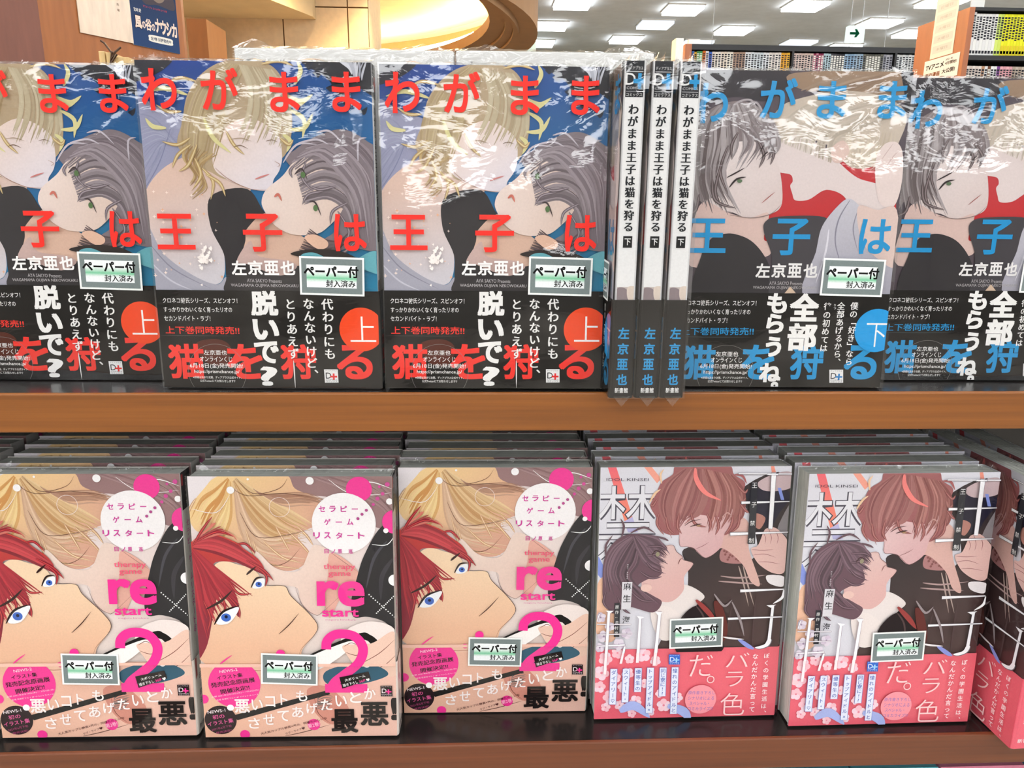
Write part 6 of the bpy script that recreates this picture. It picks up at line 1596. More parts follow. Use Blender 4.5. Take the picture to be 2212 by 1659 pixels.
# ------------------------------------------------------------------ lower shelf
lowD = 'wrapped comic with large pink numeral 2, '
book('D', (-.391, .452, ZL), R(4), R(-.6), lowD + 'at the far left edge, almost out of frame', 'pink numeral comics, front row', seed=30, fancy=False)
book('D', (-.2547, .4486, ZL), R(4.3), R(-.6), lowD + 'leftmost whole stack of lower shelf', 'pink numeral comics, front row', seed=31, fancy=False, stk=(44.5, 121.5, -1.6))
book('D', (-.1202, .4451, ZL), R(3.37), R(-.97), lowD + 'front copy under the second red-titled comic', 'pink numeral comics, front row', seed=32, fancy=False, stk=(40.5, 120.5, -2.6))
book('D', (.0102, .4672, ZL), R(1.15), R(-.69), lowD + 'set further back beside the coral band comics', 'pink numeral comics, front row', seed=33, fancy=False)
lowE = 'wrapped comic with coral band and two dark-clad figures, '
book('E', (.1431, .4566, ZL), R(3.72), R(.28), lowE + 'left of the two facing out', 'coral band comics, front row', seed=34, fancy=False)
book('E', (.2768, .4462, ZL), R(2.72), R(.52), lowE + 'right of the two facing out', 'coral band comics, front row', seed=35, fancy=False, stk=(52, 112.5, 1.2))
# the spine-out one at the right edge
T4 = .0166
jk4 = jacket_mesh('E', T4); bd4 = band_mesh('E', T4)
jk4.materials.append(M['print']); bd4.materials.append(M['print'])
e3 = book('E', (0, 0, ZL), 0, 0, 'wrapped comic with coral band standing spine out at the right edge of lower shelf', 'spine-out coral band comic', seed=36, jk=jk4, bd=bd4, pg=PG[T4], th=T4, sticker=False, fancy=False)
th_ = R(-90 + 3.5)
e3.rotation_euler = (0, 0, th_)
cx, cy = .3542, .4198      # front corner of cover and spine
e3.location = (cx - W2 * math.cos(th_), cy - W2 * math.sin(th_), ZL + .0008)
e4 = book('E', (0, 0, ZL), 0, 0, 'wrapped comic standing spine out beyond the right edge, second one', 'spine-out coral band comic', full=False)
e4.rotation_euler = (0, 0, th_ - R(2)); e4.location = (e3.location.x + .0235, e3.location.y + .007, ZL + .0008)
# stacks standing behind the front copies
rows = [('D', -.391, .452, 4, 'far left stack'), ('D', -.2547, .4486, 4.3, 'leftmost whole stack'), ('D', -.1202, .4451, 3.37, 'second stack'), ('D', .0102, .4672, 1.15, 'third stack'), ('E', .1431, .4566, 3.72, 'first coral band stack'), ('E', .2768, .4462, 2.72, 'second coral band stack')]
ordn = ['second', 'third', 'fourth', 'fifth', 'sixth', 'seventh', 'eighth', 'ninth', 'tenth']
_ = ['second', 'third', 'fourth', 'fifth', 'sixth', 'seventh', 'eighth']
for k, x, y, ln, w_ in rows:
    yy = y; sh = 0
    n = 8
    for i in range(n):
        yy += TH[k] + (.0034 if i == 0 else .0024) + random.uniform(0, .0003)
        if yy + .031 > YF + .155: break
        sh += random.uniform(-.0008, .0008)
        lz = ln
        book(k, (x + sh + (.002 if i % 3 == 1 else -.001), yy, ZL), R(lz), R({'D': -.7, 'E': .4}[k]), 'wrapped comic, %s from the front in the %s of lower shelf' % (ordn[i], w_), 'wrapped comics in rows behind the front copies', full=False)
# loose cover row on the shelf below, its top edges just show under the board
for i in range(5):
    o = empty('comic_book', (.24 + .0665 * i, YF + .03, ZL - .245 + .0003), (0, 0, 0))
    tag(o, 'light blue comic on the bottom shelf showing only its top edge, %s of the row' % ('first', 'second', 'third', 'fourth', 'fifth')[i], 'book', 'pale blue comics below the lower board')
    mb = MB(); mb.box(-.032, 0, 0, .032, .012, .1925); mb.box(-.0322, -.0004, 0, .0322, 0, .193)
    me = ink_mesh('dust_jacket', [solid(mb, '#6fb6c4' if i != 2 else '#d989a0')]); me.materials.append(M['print']); link('dust_jacket', me, o)

# ------------------------------------------------------------------ white packs on the far side of the top shelf
for nm, xa, xb, s_ in (('left', 505, 980, 1), ('right', 985, 1412, 2)):
    Yp = .62
    a = at(xa, 104, Y=Yp); b = at(xb, 108 if s_ == 1 else 120, Y=Yp)
    W_ = b.x - a.x; H_ = a.z - ZU - (0 if s_ == 1 else .002)
    o = empty('wrapped_comic', (a.x, Yp, ZU + .0003), (0, 0, R(-.5)))
    tag(o, 'large white-backed wrapped book, %s one of the pair above the red-titled comics' % nm, 'book', 'white-backed books on the far side')
    mb = MB(); mb.box(0, 0, 0, W_, .018, H_); mb.build('back_cover', 'white_board', o, .0008)
    mb = MB(); mb.box(.002, .0005, H_, W_ - .001, .0175, H_ + .0003); mb.build('page_block', 'pages', o)
    mb = MB()
    for q in range(4): mb.box(.009, -.0002, H_ - .0135 + q * .0016, .0125, -.0001, H_ - .0126 + q * .0016)
    tag(mb.build('printed_mark', 'grey_mark', o), kind='stuff')
    rg = random.Random(s_)
    v = []; f = []; kx = 40
    for i in range(kx + 1):
        x = -.001 + (W_ + .002) * i / kx
        pk = .006 * math.exp(-((x - (.012 if s_ == 1 else W_ - .02)) / .01) ** 2) + (.004 * math.exp(-((x - W_ * .86) / .01) ** 2) if s_ == 1 else .003 * math.exp(-((x - .02) / .01) ** 2))
        for q, (yy, zz) in enumerate(((-.0006, 0), (-.0008, H_ * .5), (-.0012, H_), (.006, H_ + .0012 + pk * .6), (.010, H_ + .002 + pk), (.0185, H_ + .0005), (.0188, 0))):
            j_ = rg.uniform(-.0006, .0006) if 1 < q < 5 else 0
            v.append((x, yy + j_ * .5 if q != 2 else yy, zz + (j_ + rg.uniform(0, .0016) if q in (3, 4) else 0)))
    for i in range(kx):
        for q in range(6): a_ = i * 7 + q; f.append((a_, a_ + 7, a_ + 8, a_ + 1))
    me = bpy.data.meshes.new('shrink_wrap'); me.from_pydata(v, [], f); me.update(); me.materials.append(M['film_edge']); link('shrink_wrap', me, o)
# cream cards with a dark clip, standing behind the leftmost comics
p = at(213, 120, Y=.70); q_ = at(277, 120, Y=.70)
ch_ = at(235, 111, Y=.70).z - ZU
o = empty('card_holder', (p.x, .70, ZU + .0003)); tag(o, 'small cream card holder with dark twisted clip, behind the leftmost comics', 'card holder')
mb = MB(); mb.box(0, 0, 0, .005, .03, ch_); mb.box(.006, 0, 0, .011, .03, ch_ - .001); mb.build('holder_side', 'card', o, .0005)
mb = MB(); mb.box(.0115, 0, 0, q_.x - p.x, .03, ch_ - .0045); mb.build('card_stack', 'card', o, .0005)
tube((((.009, -.001, ch_ - .012), (.012, -.002, ch_ - .002), (.006, 0, ch_ + .006), (.003, 0, ch_ + .008)), ((.011, -.002, ch_ - .006), (.015, -.002, ch_ - .001), (.019, 0, ch_ + .003)), ((.010, -.002, ch_ - .010), (.016, -.002, ch_ - .003), (.012, -.002, ch_ - .001))), .0009, 'clip', 'clip', o)

# ------------------------------------------------------------------ room
CEIL = EYE + 2.0
def struct(name, mat, mb):
    o = mb.build(name, mat); o['kind'] = 'structure'; return o
RX0, RX1, RY0, RY1 = -7.0, 9.5, -15.0, 12.2
mb = MB(); mb.box(RX0, RY0, -.1, RX1, RY1, 0); struct('floor', 'floor', mb)
mb = MB(); mb.box(RX0, RY0, CEIL, RX1, RY1, CEIL + .1); struct('ceiling', 'ceil', mb)
mb = MB(); mb.box(RX0, RY1, 0, RX1, RY1 + .1, CEIL); struct('wall_back', 'olive', mb)
mb = MB(); mb.box(RX0, RY0 - .1, 0, RX1, RY0, CEIL); struct('wall_front', 'wall', mb)
mb = MB(); mb.box(RX0 - .1, RY0, 0, RX0, RY1, CEIL); struct('wall_left', 'wall', mb)
mb = MB(); mb.box(RX1, RY0, 0, RX1 + .1, RY1, CEIL); struct('wall_right', 'wall', mb)

# ceiling lights
mbf = MB()
def frame_mesh(w, d):
    mb = MB(); t = .012
    mb.box(-w / 2 - t, -d / 2 - t, -.014, w / 2 + t, -d / 2, 0); mb.box(-w / 2 - t, d / 2, -.014, w / 2 + t, d / 2 + t, 0)
    mb.box(-w / 2 - t, -d / 2, -.014, -w / 2, d / 2, 0); mb.box(w / 2, -d / 2, -.014, w / 2 + t, d / 2, 0)
    me = mb.mesh('lamp_frame'); me.materials.append(M['white']); return me
def diff_mesh(w, d, m_):
    mb = MB(); mb.box(-w / 2 + .001, -d / 2 + .001, -.045, w / 2 - .001, d / 2 - .001, -.004)
    me = mb.mesh('diffuser'); me.materials.append(M[m_]); return me
fm, dm, dd_ = frame_mesh(.38, .38), diff_mesh(.38, .38, 'lamp'), diff_mesh(.38, .38, 'lamp_dim')
def ceiling_light(x, y, label, group, f_=None, d_=None):
    o = empty('ceiling_light', (x, y, CEIL)); tag(o, label, 'ceiling light', group)
    link('lamp_frame', f_ or fm, o); link('diffuser', d_ or dm, o)
ws = ['above the wrapped white books', 'above the three spines', 'right of the first arrow']
lights = [(1237, 4, 0, 'top edge, left of the others in the nearest row'), (1475, 17, 0, 'nearest row, above the three spine-out comics'), (1740, 8, 0, 'nearest row, above the blue-titled comic'), (2035, 0, 0, 'nearest row, behind the tall shelf poster'),
          (1190, 52, 0, 'beside the pale pillar'), (1415, 49, 1, 'dim panel between the two rows over the spines'), (1585, 62, 0, 'second row, over the far bookcase left end'), (1900, 46, 0, 'second row, right above the arrow sign'), (1975, 69, 0, 'beside the orange bookcase end, second row'),
          (1165, 90, 0, 'farthest row at the pillar foot'), (1352, 82, 0, 'far row, over the right white book'), (1505, 90, 1, 'dim far panel above the bookcase post'), (1725, 89, 1, 'dim far panel above the bookcase middle'), (1820, 99, 0, 'far row, just below the arrow sign')]
for x, y, dim, lb in lights:
    p = at(x, y, Z=CEIL); ceiling_light(p.x, p.y, 'square recessed ceiling light, ' + lb, 'ceiling lights over the far aisles', None, dd_ if dim else None)
fm2, dm2 = frame_mesh(1.25, .6), diff_mesh(1.25, .6, 'lamp')
nl = 0
for iy in range(9):
    for ix in range(7):
        x = -5.6 + ix * 2.25 + (.4 if iy % 2 else 0); y = -13.6 + iy * 1.95
        ceiling_light(x, y, 'long fluorescent ceiling panel, row %d from the rear wall, place %d from the left wall' % (iy + 1, ix + 1), 'ceiling lights behind the viewpoint', fm2, dm2); nl += 1
for iy, y in enumerate((3.9, 5.6, 7.3)):  # unseen panels added to brighten the far aisle and its bookcase
    for ix in range(4):
        ceiling_light(1.7 + ix * 2.1, y, 'added light panel above the picture, row %d beyond the shelf, place %d from the ring' % (iy + 1, ix + 1), 'added lights above the picture', fm2, dm2)
# thin hanging wires with an arrow sign
p0 = at(1834, 55, Y=7); p1 = at(1866, 91, Y=7)
o = empty('exit_sign', ((p0.x + p1.x) / 2, 7, p1.z)); tag(o, 'small hanging white exit sign with green arrow', 'sign')
hw = (p1.x - p0.x) / 2; hh = p0.z - p1.z
mb = MB(); mb.box(-hw, 0, 0, hw, .06, hh); mb.build('sign_box', emit('sign_white', (.85, 1, .92), 3.0), o, .003)
mb = MB(); mb.prism([(-hw * .75, 0), (0, 0), (0, 1)], 0, 1); mb = MB()
g_ = emit('sign_green', (.02, .35, .15), .5)
y_ = -.003
def plate(pts, yy): 
    m2 = MB(); n = len(pts); m2.v = [(a, yy, b) for a, b in pts] + [(a, yy + .002, b) for a, b in pts]
    m2.f = [tuple(range(n)), tuple(range(2 * n - 1, n - 1, -1))] + [(i, i + n, (i + 1) % n + n, (i + 1) % n) for i in range(n)]; return m2
plate([(-hw * .8, hh * .45), (-hw * .1, hh * .45), (-hw * .25, hh * .28), (0, hh * .28), (hw * .35, hh * .52), (0, hh * .78), (-hw * .25, hh * .78), (-hw * .1, hh * .6), (-hw * .8, hh * .6)], y_).build('arrow', g_, o)
for sx in (-.7, .7):
    mb = MB(); mb.box(sx * hw - .002, .02, hh, sx * hw + .002, .024, CEIL - p1.z); mb.build('wire', 'metal', o)
for px, top in ((1540, 0), (1915, 40)):
    a = at(px, 60, Y=6)
    mb = MB(); mb.box(-.0015, -.0015, 0, .0015, .0015, CEIL - 1.9); o = mb.build('hanging_wire', 'metal'); o.location = (a.x, 6, 1.9)
    tag(o, 'thin wire hanging from the ceiling %s' % ('left of the far bookcase middle' if px == 1540 else 'right of the arrow sign'), 'wire')

# far bookcase
NTH = ['first', 'second', 'third', 'fourth', 'fifth', 'sixth', 'seventh', 'eighth', 'ninth', 'tenth', 'eleventh', 'twelfth', 'thirteenth', 'fourteenth', 'fifteenth', 'sixteenth', 'seventeenth', 'eighteenth', 'nineteenth', 'twentieth']
def spine_book(parent_group, x, y, z, w, h, col, label, d=.12, top=None, mark=True):
    mb = MB(); mb.box(0, 0, 0, w, d, h); parts = [solid(mb, col)]
    rg = random.Random(int(x * 9999) & 0xffff)
    y2 = -.0004
    def patch(a, b, c):
        m2 = MB(); m2.quad((w * .12, y2, a * h), (w * .88, y2, a * h), (w * .88, y2, b * h), (w * .12, y2, b * h)); parts.append(solid(m2, c))
    if top: patch(.0, .25, top)
    if mark:
        dark = '#33333a' if sum(int(col[i:i + 2], 16) for i in (1, 3, 5)) > 330 else '#d8d8d0'
        zz = .93
        while zz > .4:
            s_ = rg.uniform(.025, .05); patch(zz - s_, zz, dark); zz -= s_ + rg.uniform(.012, .03)
        patch(.05, .12, dark)
    me = ink_mesh('comic_book', parts); me.materials.append(M['matte_print'])
    o = link('comic_book', me); o.location = (x, y, z); tag(o, label, 'book', parent_group); return o

FY = 4.7
xa = at(1480, 110, Y=FY).x; xb = at(2002, 110, Y=FY).x; zt = at(1740, 99, Y=FY).z
case = empty('far_bookcase', (xa, FY, 0)); tag(case, 'dark far bookcase with orange wood end post behind the blue-titled comics', 'bookcase')
Wc = xb - xa + .25; pw = at(1494, 110, Y=FY).x - xa
mb = MB(); mb.box(0, 0, 0, pw, .02, zt - .0); mb.build('end_post', 'orange_wood', case)
mb = MB(); mb.box(0, .02, 0, pw, .3, zt); mb.build('end_panel', 'orange_wood', case)
mb = MB(); mb.box(pw, 0, zt - .03, Wc, .3, zt); mb.build('top_board', 'dark_case', case)
mb = MB(); mb.box(pw, .28, 0, Wc, .3, zt); mb.build('back_panel', 'dark_case', case)
zs = at(1600, 110, Y=FY).z - .178
for z in (zs, zs - .22, zs - .44, zs - .66, zs - .88, zs - 1.1, zs - 1.32, .08):
    mb = MB(); mb.box(pw, 0, z - .018, Wc, .28, z); mb.build('shelf_board', 'dark_case', case)
divx = [at(1712, 110, Y=FY).x - xa, at(1935, 110, Y=FY).x - xa, Wc - .012]
for x in divx:
    mb = MB(); mb.box(x, 0, 0, x + .012, .28, zt - .03); mb.build('divider', 'dark_case', case)
segs = [(1496, 1512, ['#3a6fb0', '#c9a23a', '#5a8a5a', '#b8483a', '#d8d8e0'], 'mixed bright spines at the left end'), (1512, 1540, ['#4b9a63', '#d2762e', '#e0e0e6', '#4a6cc0', '#dadde2'], 'mixed green and blue spines near the post'),
        (1540, 1586, ['#e6e3dd', '#eadfd0', '#e2d8d0', '#e8e4d8'], 'cream spines of the first run'), (1586, 1612, ['#8a7468', '#a89080', '#6a5a55'], 'brown-grey spines of the first run'),
        (1612, 1664, ['#d3dce2', '#dfe4e8', '#c8d4da'], 'pale blue-white spines of the first section'), (1664, 1690, ['#d9d2cc', '#c9c0bb', '#e4e0da'], 'speckled white spines of the first section'), (1690, 1709, ['#e2a930', '#e6b845', '#dfa84a'], 'orange-topped spines at the first divider'),
        (1716, 1760, ['#cdbab2', '#c8b2aa', '#d6c6be'], 'pinkish spines right of the first divider'), (1760, 1782, ['#8f3a5a', '#a84b62', '#c58a9a'], 'wine red spines of the middle section'), (1782, 1798, ['#d8e0e4', '#bcd4dc'], 'pale spines of the middle section'),
        (1798, 1828, ['#4a4a50', '#55555c', '#3f4046'], 'charcoal spines of the middle section'), (1828, 1868, ['#9db8d0', '#a8bccb', '#8aa8c4'], 'light blue spines of the middle section'), (1868, 1912, ['#6a6a64', '#77776e', '#5f605c'], 'dark grey-green spines of the middle section'), (1912, 1932, ['#9a9ca6', '#b2b4bc'], 'grey spines at the second divider'),
        (1940, 1980, ['#cfd3d4', '#dadcdc', '#c2c6c8'], 'silver-grey spines right of the second divider'), (1980, 2000, ['#8a8fa0', '#a8adb8'], 'blue-grey spines at the right end')]
for x0, x1, cols, lb in segs:
    a = at(x0, 112, Y=FY).x; b = at(x1, 112, Y=FY).x; n = max(2, round((b - a) / .0172)); pw_ = (b - a) / n
    for i in range(n):
        h = .176 + random.uniform(-.006, .002) if 'bright' in lb or 'mixed' in lb else .174 + random.uniform(-.001, .001)
        spine_book('comics in the far bookcase: ' + lb, a + i * pw_ + .0006, FY + .012, zs + .0002, pw_ - .0012, h, cols[i % len(cols)] if 'mixed' in lb or 'bright' in lb else random.choice(cols), NTH[i] + ' from the left among the ' + lb, top='#c98a7a' if 'pinkish' in lb else None)
# label cards on the post
a = at(1461, 82, Y=FY - .1); b = at(1474, 135, Y=FY - .1)
mb = MB(); mb.box(0, 0, 0, b.x - a.x, .0995, a.z - b.z + .05); o = mb.build('label_card', 'white'); o.location = (a.x, FY - .1, b.z - .05); tag(o, 'narrow pale vertical label card hanging beside the far bookcase post', 'label card')
a = at(1489, 84, Y=FY); b = at(1513, 95, Y=FY)
mb = MB(); mb.box(0, 0, 0, b.x - a.x, .03, a.z - zt); o = mb.build('label_card', 'white'); o.location = (a.x, FY + .01, zt + .0003); tag(o, 'small white card standing on top of the far bookcase post', 'label card')

# nearer bookcase at the right edge
NY = 3.2
a = at(2108, 15, Y=NY); xe = a.x; zt2 = a.z; Wn = .75
nb = empty('near_bookcase', (xe, NY, 0)); tag(nb, 'orange wood bookcase at the right edge holding yellow and white comics, notices on its end', 'bookcase')
mb = MB(); mb.box(-.022, 0, 0, 0, .37, zt2); mb.build('end_panel', 'orange_wood', nb, .001)
zr1 = at(2110, 119, Y=NY).z; zr2 = zr1 - .205
mb = MB(); mb.box(0, 0, zt2 - .012, Wn, .37, zt2); mb.build('top_board', 'dark_case', nb)
mb = MB(); mb.box(0, .35, 0, Wn, .37, zt2 - .012); mb.build('back_panel', 'dark_case', nb)
for z in (zr1, zr2, zr2 - .22, zr2 - .44, zr2 - .66, zr2 - .88, zr2 - 1.1, .08):
    mb = MB(); mb.box(0, 0, z - .018, Wn, .35, z); mb.build('shelf_board', 'dark_case' , nb)
mb = MB(); mb.box(Wn, 0, 0, Wn + .02, .37, zt2); mb.build('end_panel', 'orange_wood', nb, .001)
runs = [(8, ['#dcdcdc', '#e3e3e0'], 'white spines', None), (2, ['#d0e07a', '#c8d86a'], 'pale lime spines', None), (8, ['#e2e03a', '#dcdc2e'], 'yellow spines', '#d8c23a'), (2, ['#b9d8a8', '#c6e0b0'], 'mint green spines', None), (3, ['#cf8f9a', '#b85a50', '#a9c4a0'], 'pink and red spines', None), (16, ['#cfd3d4', '#c9b0a8'], 'pale spines at the far right', None)]
x = xe + .004
for n, cols, lb, tp in runs:
    for i in range(n):
        ww = .0128
        spine_book('comics on the top row of the right bookcase: ' + lb, x, NY + .012, zr1 + .0002, ww - .0008, .155 if i or lb != 'white spines' else .161, cols[i % 2 if len(cols) == 2 else i], NTH[i] + ' of the %s, top row of the right bookcase' % lb, top=tp); x += ww
x = xe + .004
for n, cols, lb in ((5, ['#d8cfc8', '#c9bcb4'], 'cream spines at the left'), (3, ['#b08a70', '#d8d8d8', '#6a4a3a'], 'brown and white spines'), (2, ['#e3e3e3', '#dcdcdc'], 'plain white spines'), (1, ['#7a4a8a'], 'single purple spine'), (4, ['#d9a6ac', '#cf9aa2'], 'pink spines'), (14, ['#a89a8c', '#b8aca0'], 'patterned tan spines')):
    for i in range(n):
        ww = .0128
        spine_book('comics on the second row of the right bookcase: ' + lb, x, NY + .012, zr2 + .0002, ww - .0008, .166, cols[i % len(cols)], NTH[i] + ' of the %s, second row of the right bookcase' % lb); x += ww
# notices fixed to the end panel
def face_pt(px, py, X): return at(px, py, X=X)
Xp = xe - .0235
def notice(name, quad, label, cat, items, wmm, hmm):
    P = [face_pt(*q, Xp) for q in quad]
    y0 = sum(p.y for p in (P[1], P[2])) / 2; y1 = sum(p.y for p in (P[0], P[3])) / 2
    z1 = (P[0].z + P[1].z) / 2; z0 = (P[2].z + P[3].z) / 2
    ink = Ink((0, 0, wmm, hmm)).items(items)
    # u runs from far (left in view) to near (right in view)
    v = [(-p[2] * .001, (1 - p[0] / wmm) * (y1 - y0), (1 - p[1] / hmm) * (z1 - z0)) for p in ink.v]
    mb = MB(); mb.box(.00005, 0, 0, .0006, y1 - y0, z1 - z0)
    me = ink_mesh(name, [(v, ink.f, ink.c), solid(mb, '#e8e4da')]); me.materials.append(M['matte_print'])
    o = link(name, me); o.location = (Xp, y0, z0); tag(o, label, cat); return o
it = [['p', '#ece4d8', [0, 0, 60, 0, 60, 170, 0, 170]], ['L', '曜日別', 16, 16, 50, 16, 9, '#8a8078', 2]]
for i in range(5): it += [['p', '#d8d4cc', [5, 30 + 27 * i, 55, 30 + 27 * i, 55, 50 + 27 * i, 5, 50 + 27 * i]], ['L', ('日曜日', '月曜日', '火曜日', '水曜日', '木曜日')[i], 14, 40 + 27 * i, 44, 40 + 27 * i, 8, '#b4b0aa', 1]]
notice('notice_sheet', [(2033, -25), (2082, -25), (2051, 121), (2004, 126)], 'tall cream notice sheet with grey boxes taped to the right bookcase end', 'notice', it, 60, 170)
notice('notice_sheet', [(2000, 127), (2073, 119), (2066, 172), (1992, 172)], 'white notice with bold black lettering below the tall cream notice', 'notice',
       [['p', '#ece9e4', [0, 0, 90, 0, 90, 60, 0, 60]], ['L', 'TVアニメ', 5, 20, 52, 20, 14, '#1c1a1a', 5], ['L', '2021年', 56, 10, 74, 10, 6, '#2a2626', 2], ['L', '4月開始!', 56, 20, 84, 20, 9, '#3a2a20', 4], ['L', '原作漫画', 6, 42, 44, 42, 12, '#7a4a2a', 5], ['L', '大公開!', 50, 40, 82, 40, 12, '#2a2422', 4]], 90, 60)
a = at(2118, 2, Y=NY); b = at(2146, 14, Y=NY)
mb = MB(); mb.box(0, 0, 0, b.x - a.x, .004, .07); o = mb.build('title_card', 'white'); o.location = (a.x, NY + .06, zt2 + .0003); tag(o, 'white title card standing on top of the right bookcase', 'label card')

# ------------------------------------------------------------------ left: wood pillar with notices
PY = 2.2
c0 = at(88, 60, Y=PY); c0.z = 0
dB = Vector((.4558, .89, 0)).normalized()
dn = Vector((dB.y, -dB.x, 0))      # outward (towards right and viewer)
Lf = (Vector((at(400, 60, Y=PY * 1.2)))).length
def face_hit(px, py, off=0):
    d = AF + AR * ((px - 1106) / FPX) - AU * ((py - 829.5) / FPX)
    q = c0 + dn * off; t = (q.x * dn.x + q.y * dn.y) / (d.x * dn.x + d.y * dn.y)
    return d * t + Vector((0, 0, EYE))
e = face_hit(395, 60); ln_ = math.hypot(e.x - c0.x, e.y - c0.y)
pil = empty('wood_pillar', (c0.x, c0.y, 0)); tag(pil, 'square orange-brown wood-clad pillar at the left carrying two notices', 'pillar')
back = Vector((-.985, -.17, 0)) * 1.2
def panel(P0, P1, th, nrm, name, mat):
    mb = MB(); mb.prism([(P0.x, P0.y), (P1.x, P1.y), (P1.x + nrm.x * th, P1.y + nrm.y * th), (P0.x + nrm.x * th, P0.y + nrm.y * th)], 0, CEIL - .01); return mb.build(name, mat, pil)
o1 = Vector((0, 0, 0)); o2 = dB * ln_; o3 = o2 + back; o4 = back
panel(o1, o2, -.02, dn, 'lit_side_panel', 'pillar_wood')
panel(o1 - dn * .0, o4, .02, Vector((-back.y, back.x, 0)).normalized() * (1 if (-back.y * dB.x + back.x * dB.y) > 0 else -1), 'front_side_panel', 'pillar_shaded')
mb = MB(); mb.prism([(o2.x, o2.y), ((o2 + back).x, (o2 + back).y), ((o2 + back).x, (o2 + back).y + .02), (o2.x, o2.y + .02)], 0, CEIL - .01); mb.build('rear_side_panel', 'pillar_wood', pil)
def wall_sheet(name, quad, items, wmm, hmm, label, mat='print', thick=.0015):
    P = [face_hit(*q, .001) for q in quad]
    xs = [(p - c0).dot(dB) for p in P]
    u0 = (xs[0] + xs[3]) / 2; u1 = (xs[1] + xs[2]) / 2; z1 = (P[0].z + P[1].z) / 2; z0 = (P[2].z + P[3].z) / 2
    o = empty(name, (0, 0, 0)); O = c0 + dB * u0 + dn * .004; o.location = (O.x, O.y, z0); tag(o, label, 'notice')
    ink = Ink((0, 0, wmm, hmm)).items(items)
    def mp(u, v, h): q = dB * (u * (u1 - u0)) + dn * h; return (q.x, q.y, v * (z1 - z0))
    v = [mp(p[0] / wmm, 1 - p[1] / hmm, p[2] * .001) for p in ink.v]
    if v:
        me = ink_mesh('printed_sheet', [(v, ink.f, ink.c)]); me.materials.append(M[mat]); link('printed_sheet', me, o)
    # backing board
    mb = MB(); n = 14; rg = random.Random(5)
    q0, q1 = dB * 0, dB * (u1 - u0)
    mb.prism([(q0.x, q0.y), (q1.x, q1.y), (q1.x - dn.x * .0028, q1.y - dn.y * .0028), (q0.x - dn.x * .0028, q0.y - dn.y * .0028)], 0, z1 - z0)
    mb.build('backing_board', 'paper_glossy' if mat == 'paper_glossy' else 'white', o)
    return o
wall_sheet('notice_sheet', [(158, -90), (277, -90), (281, 92), (168, 70)], [['V', 'コミックス売場', 75, 20, 75, 90, 5, '#5a3a20', 2]], 100, 140, 'glossy cream notice in a crinkled clear cover on the pillar, left of the blue poster')
bpy.data.objects['backing_board'].data.materials[0] = M['paper_glossy']
wall_sheet('poster', [(270, -110), (372, -110), (383, 116), (284, 96)],
           [['p', ['#2b3040', '#2d4a74', 50, 60, 50, 110], [0, 0, 100, 0, 100, 180, 0, 180]], ['P', '#514a52', [20, 70, 50, 60, 90, 74, 95, 100, 60, 98, 30, 100]], ['P', '#8a7a70', [40, 80, 60, 70, 75, 84, 60, 94]],
            ['L', '宮崎 駿', 7, 116, 22, 116, 7, '#d8d6d0', 2], ['L', 'アニメージュ コミックス ワイド判', 27, 106, 78, 106, 4, '#c8484a', 2],
            ['G', '風', 14, 137, 14, 22, '#2a2a40', 12], ['G', '風', 14, 137, 13, 21, '#f0d8c8', 5], ['G', 'の', 25, 140, 7, 12, '#f0d8c8', 4], ['G', '谷', 35, 138, 12, 20, '#f0d8c8', 5], ['G', 'の', 45, 141, 7, 12, '#f0d8c8', 4],
            ['G', 'ナ', 55, 136, 11, 24, '#f0d8c8', 6], ['G', 'ウ', 67, 137, 11, 24, '#f0d8c8', 6], ['G', 'シ', 79, 138, 11, 24, '#f0d8c8', 6], ['G', 'カ', 91, 138, 11, 24, '#f0d8c8', 6],
            ['P', '#e8e4da', [35, 156, 60, 155, 83, 156, 85, 162, 83, 167, 60, 168, 35, 167, 33, 162]], ['L', '全7巻 好評発売中', 37, 161.5, 81, 161.5, 6.5, '#2d3a5a', 3]],
           100, 180, 'dark blue comic poster with white lettering on the pillar, right of the cream notice')
# darker door-side panel; dark slab paints the gloom of the open doorway
mb = MB(); a = at(402, 40, Y=4.2); b = at(446, 52, Y=4.2)
mb.box(a.x, 4.2, 0, b.x, 4.5, a.z); struct('trim_1', 'door_trim', mb)
a = at(440, 66, Y=5.4); b = at(484, 84, Y=5.4)
mb = MB(); mb.box(a.x, 5.36, 0, b.x, 5.42, a.z); struct('doorway_gloom', 'dark_case', mb)
# cream panelled wall with recessed joints
WY = 5.5
x0 = at(380, 60, Y=WY).x; x1 = at(797, 60, Y=WY).x; zj = at(700, 15, Y=WY).z
joints = [at(612, 60, Y=WY).x, at(752, 60, Y=WY).x]
xs = [x0] + joints + [x1]
wroot = empty('wall_left_panels', (0, WY, 0)); wroot['kind'] = 'structure'
mb = MB(); mb.box(x0, .012, 0, x1, .1, CEIL - .3); mb.build('wall_core', 'joint', wroot)
g = .004
for i in range(3):
    for za, zb in ((0, 1.1), (1.1, zj), (zj, CEIL - .3)):
        mb = MB(); mb.box(xs[i] + g, 0, za + g, xs[i + 1] - g, .012, zb - g); mb.build('wall_panel', 'cream', wroot, .001)
x2 = at(819, 60, Y=WY + .35).x
mb = MB(); mb.prism([(x1, WY), (x1, WY + .1), (x2, WY + .45), (x2, WY + .35)], 0, CEIL - .3); struct('trim_2', 'cream', mb)
# warm ceiling on the left, with the lower soffit
ZS = EYE + 1.5
mb = MB()
cx, cy, ri = -3.21, 7.45, 3.3
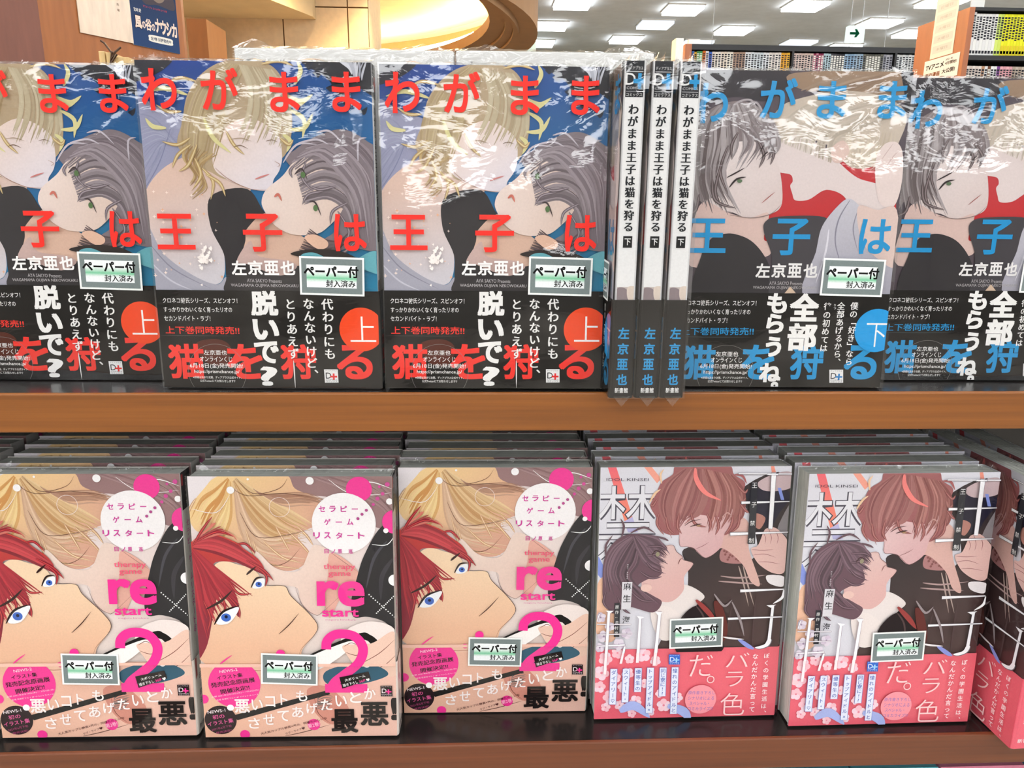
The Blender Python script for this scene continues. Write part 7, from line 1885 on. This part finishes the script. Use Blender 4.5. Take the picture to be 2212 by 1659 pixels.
# annular soffit: inner circle ri, outer circle ro (eccentric), with steps under it
def circ(cx, cy, r, z, n=96): return [(cx + r * math.cos(2 * math.pi * i / n), cy + r * math.sin(2 * math.pi * i / n), z) for i in range(n)]
ocx, ocy, ro = -3.15, 8.2, 3.72
rings = [circ(cx, cy, ri, ZS + .10), circ(cx, cy, ri, ZS), circ(cx, cy, ri + .03, ZS - .0), circ(cx + .02, cy + .15, ri + .12, ZS), circ(cx + .02, cy + .15, ri + .125, ZS - .025), circ(cx + .03, cy + .3, ri + .19, ZS - .025), circ(cx + .03, cy + .3, ri + .195, ZS - .05), circ(cx + .04, cy + .45, ri + .24, ZS - .05), circ(cx + .04, cy + .45, ri + .245, ZS), circ(ocx, ocy, ro, ZS), circ(ocx, ocy, ro, CEIL)]
n = 96
for r in rings: mb.v += r
for q in range(len(rings) - 1):
    for i in range(n):
        j = (i + 1) % n; mb.f.append((q * n + i, q * n + j, (q + 1) * n + j, (q + 1) * n + i))
o = mb.build('ceiling_ring', 'ring'); o['kind'] = 'structure'
for p_ in o.data.polygons: p_.use_smooth = False
mb = MB(); top = circ(cx, cy, ri + .5, ZS + .42); mb.v = top + circ(cx, cy, ri + .5, ZS + .47); mb.f = [tuple(reversed(range(n))), tuple(range(n, 2 * n))] + [(i, (i + 1) % n, (i + 1) % n + n, i + n) for i in range(n)]
o = mb.build('ceiling_dome', 'warm_ceil'); o['kind'] = 'structure'
o = tube([circ(cx, cy, ri + .16, ZS + .16)], .025, 'cove_light', 'cove_lamp', None, True); tag(o, 'warm ring of light hidden in the round ceiling recess', 'light')
# lower soffit on the left
mb = MB(); ZF = EYE + 1.1
P = [at(585, 0, Z=ZF), at(676, 36, Z=ZF), at(570, 36, Z=ZF)]
mb.prism([(P[0].x, P[0].y - .6), (P[0].x, P[0].y), (P[1].x, P[1].y), (P[1].x, WY - .002), (-4.5, WY - .002), (-4.5, P[0].y - .6)], ZF, ZF + .14)
struct('soffit_lower', 'warm_ceil', mb)
mb = MB(); mb.box(-6.9, 3.9, CEIL - .12, -.75, WY, CEIL - .02); struct('soffit_upper', 'warm_ceil', mb)
# pale pillar between the ring and the open ceiling
a = at(1112, 30, Y=10.4); b = at(1159, 30, Y=10.4)
mb = MB(); mb.box(a.x, 10.4, 0, b.x, 10.8, CEIL); struct('pillar_pale', 'pillar_white', mb)

# unseen warm fill lamps added to brighten the left bay
def area(name, loc, rot, size, power, col):
    l = bpy.data.lights.new(name, 'AREA'); l.size = size; l.energy = power; l.color = col
    o = bpy.data.objects.new(name, l); COL.objects.link(o); o.location = loc; o.rotation_euler = rot; return o
area('warm_fill', (-.9, 4.6, CEIL - .15), (0, 0, 0), .25, 75, (1, .72, .42))
area('warm_fill', (-1.2, 3.0, CEIL - .1), (0, 0, 0), .25, 40, (1, .72, .42))

bpy.data.objects.remove(_fo)
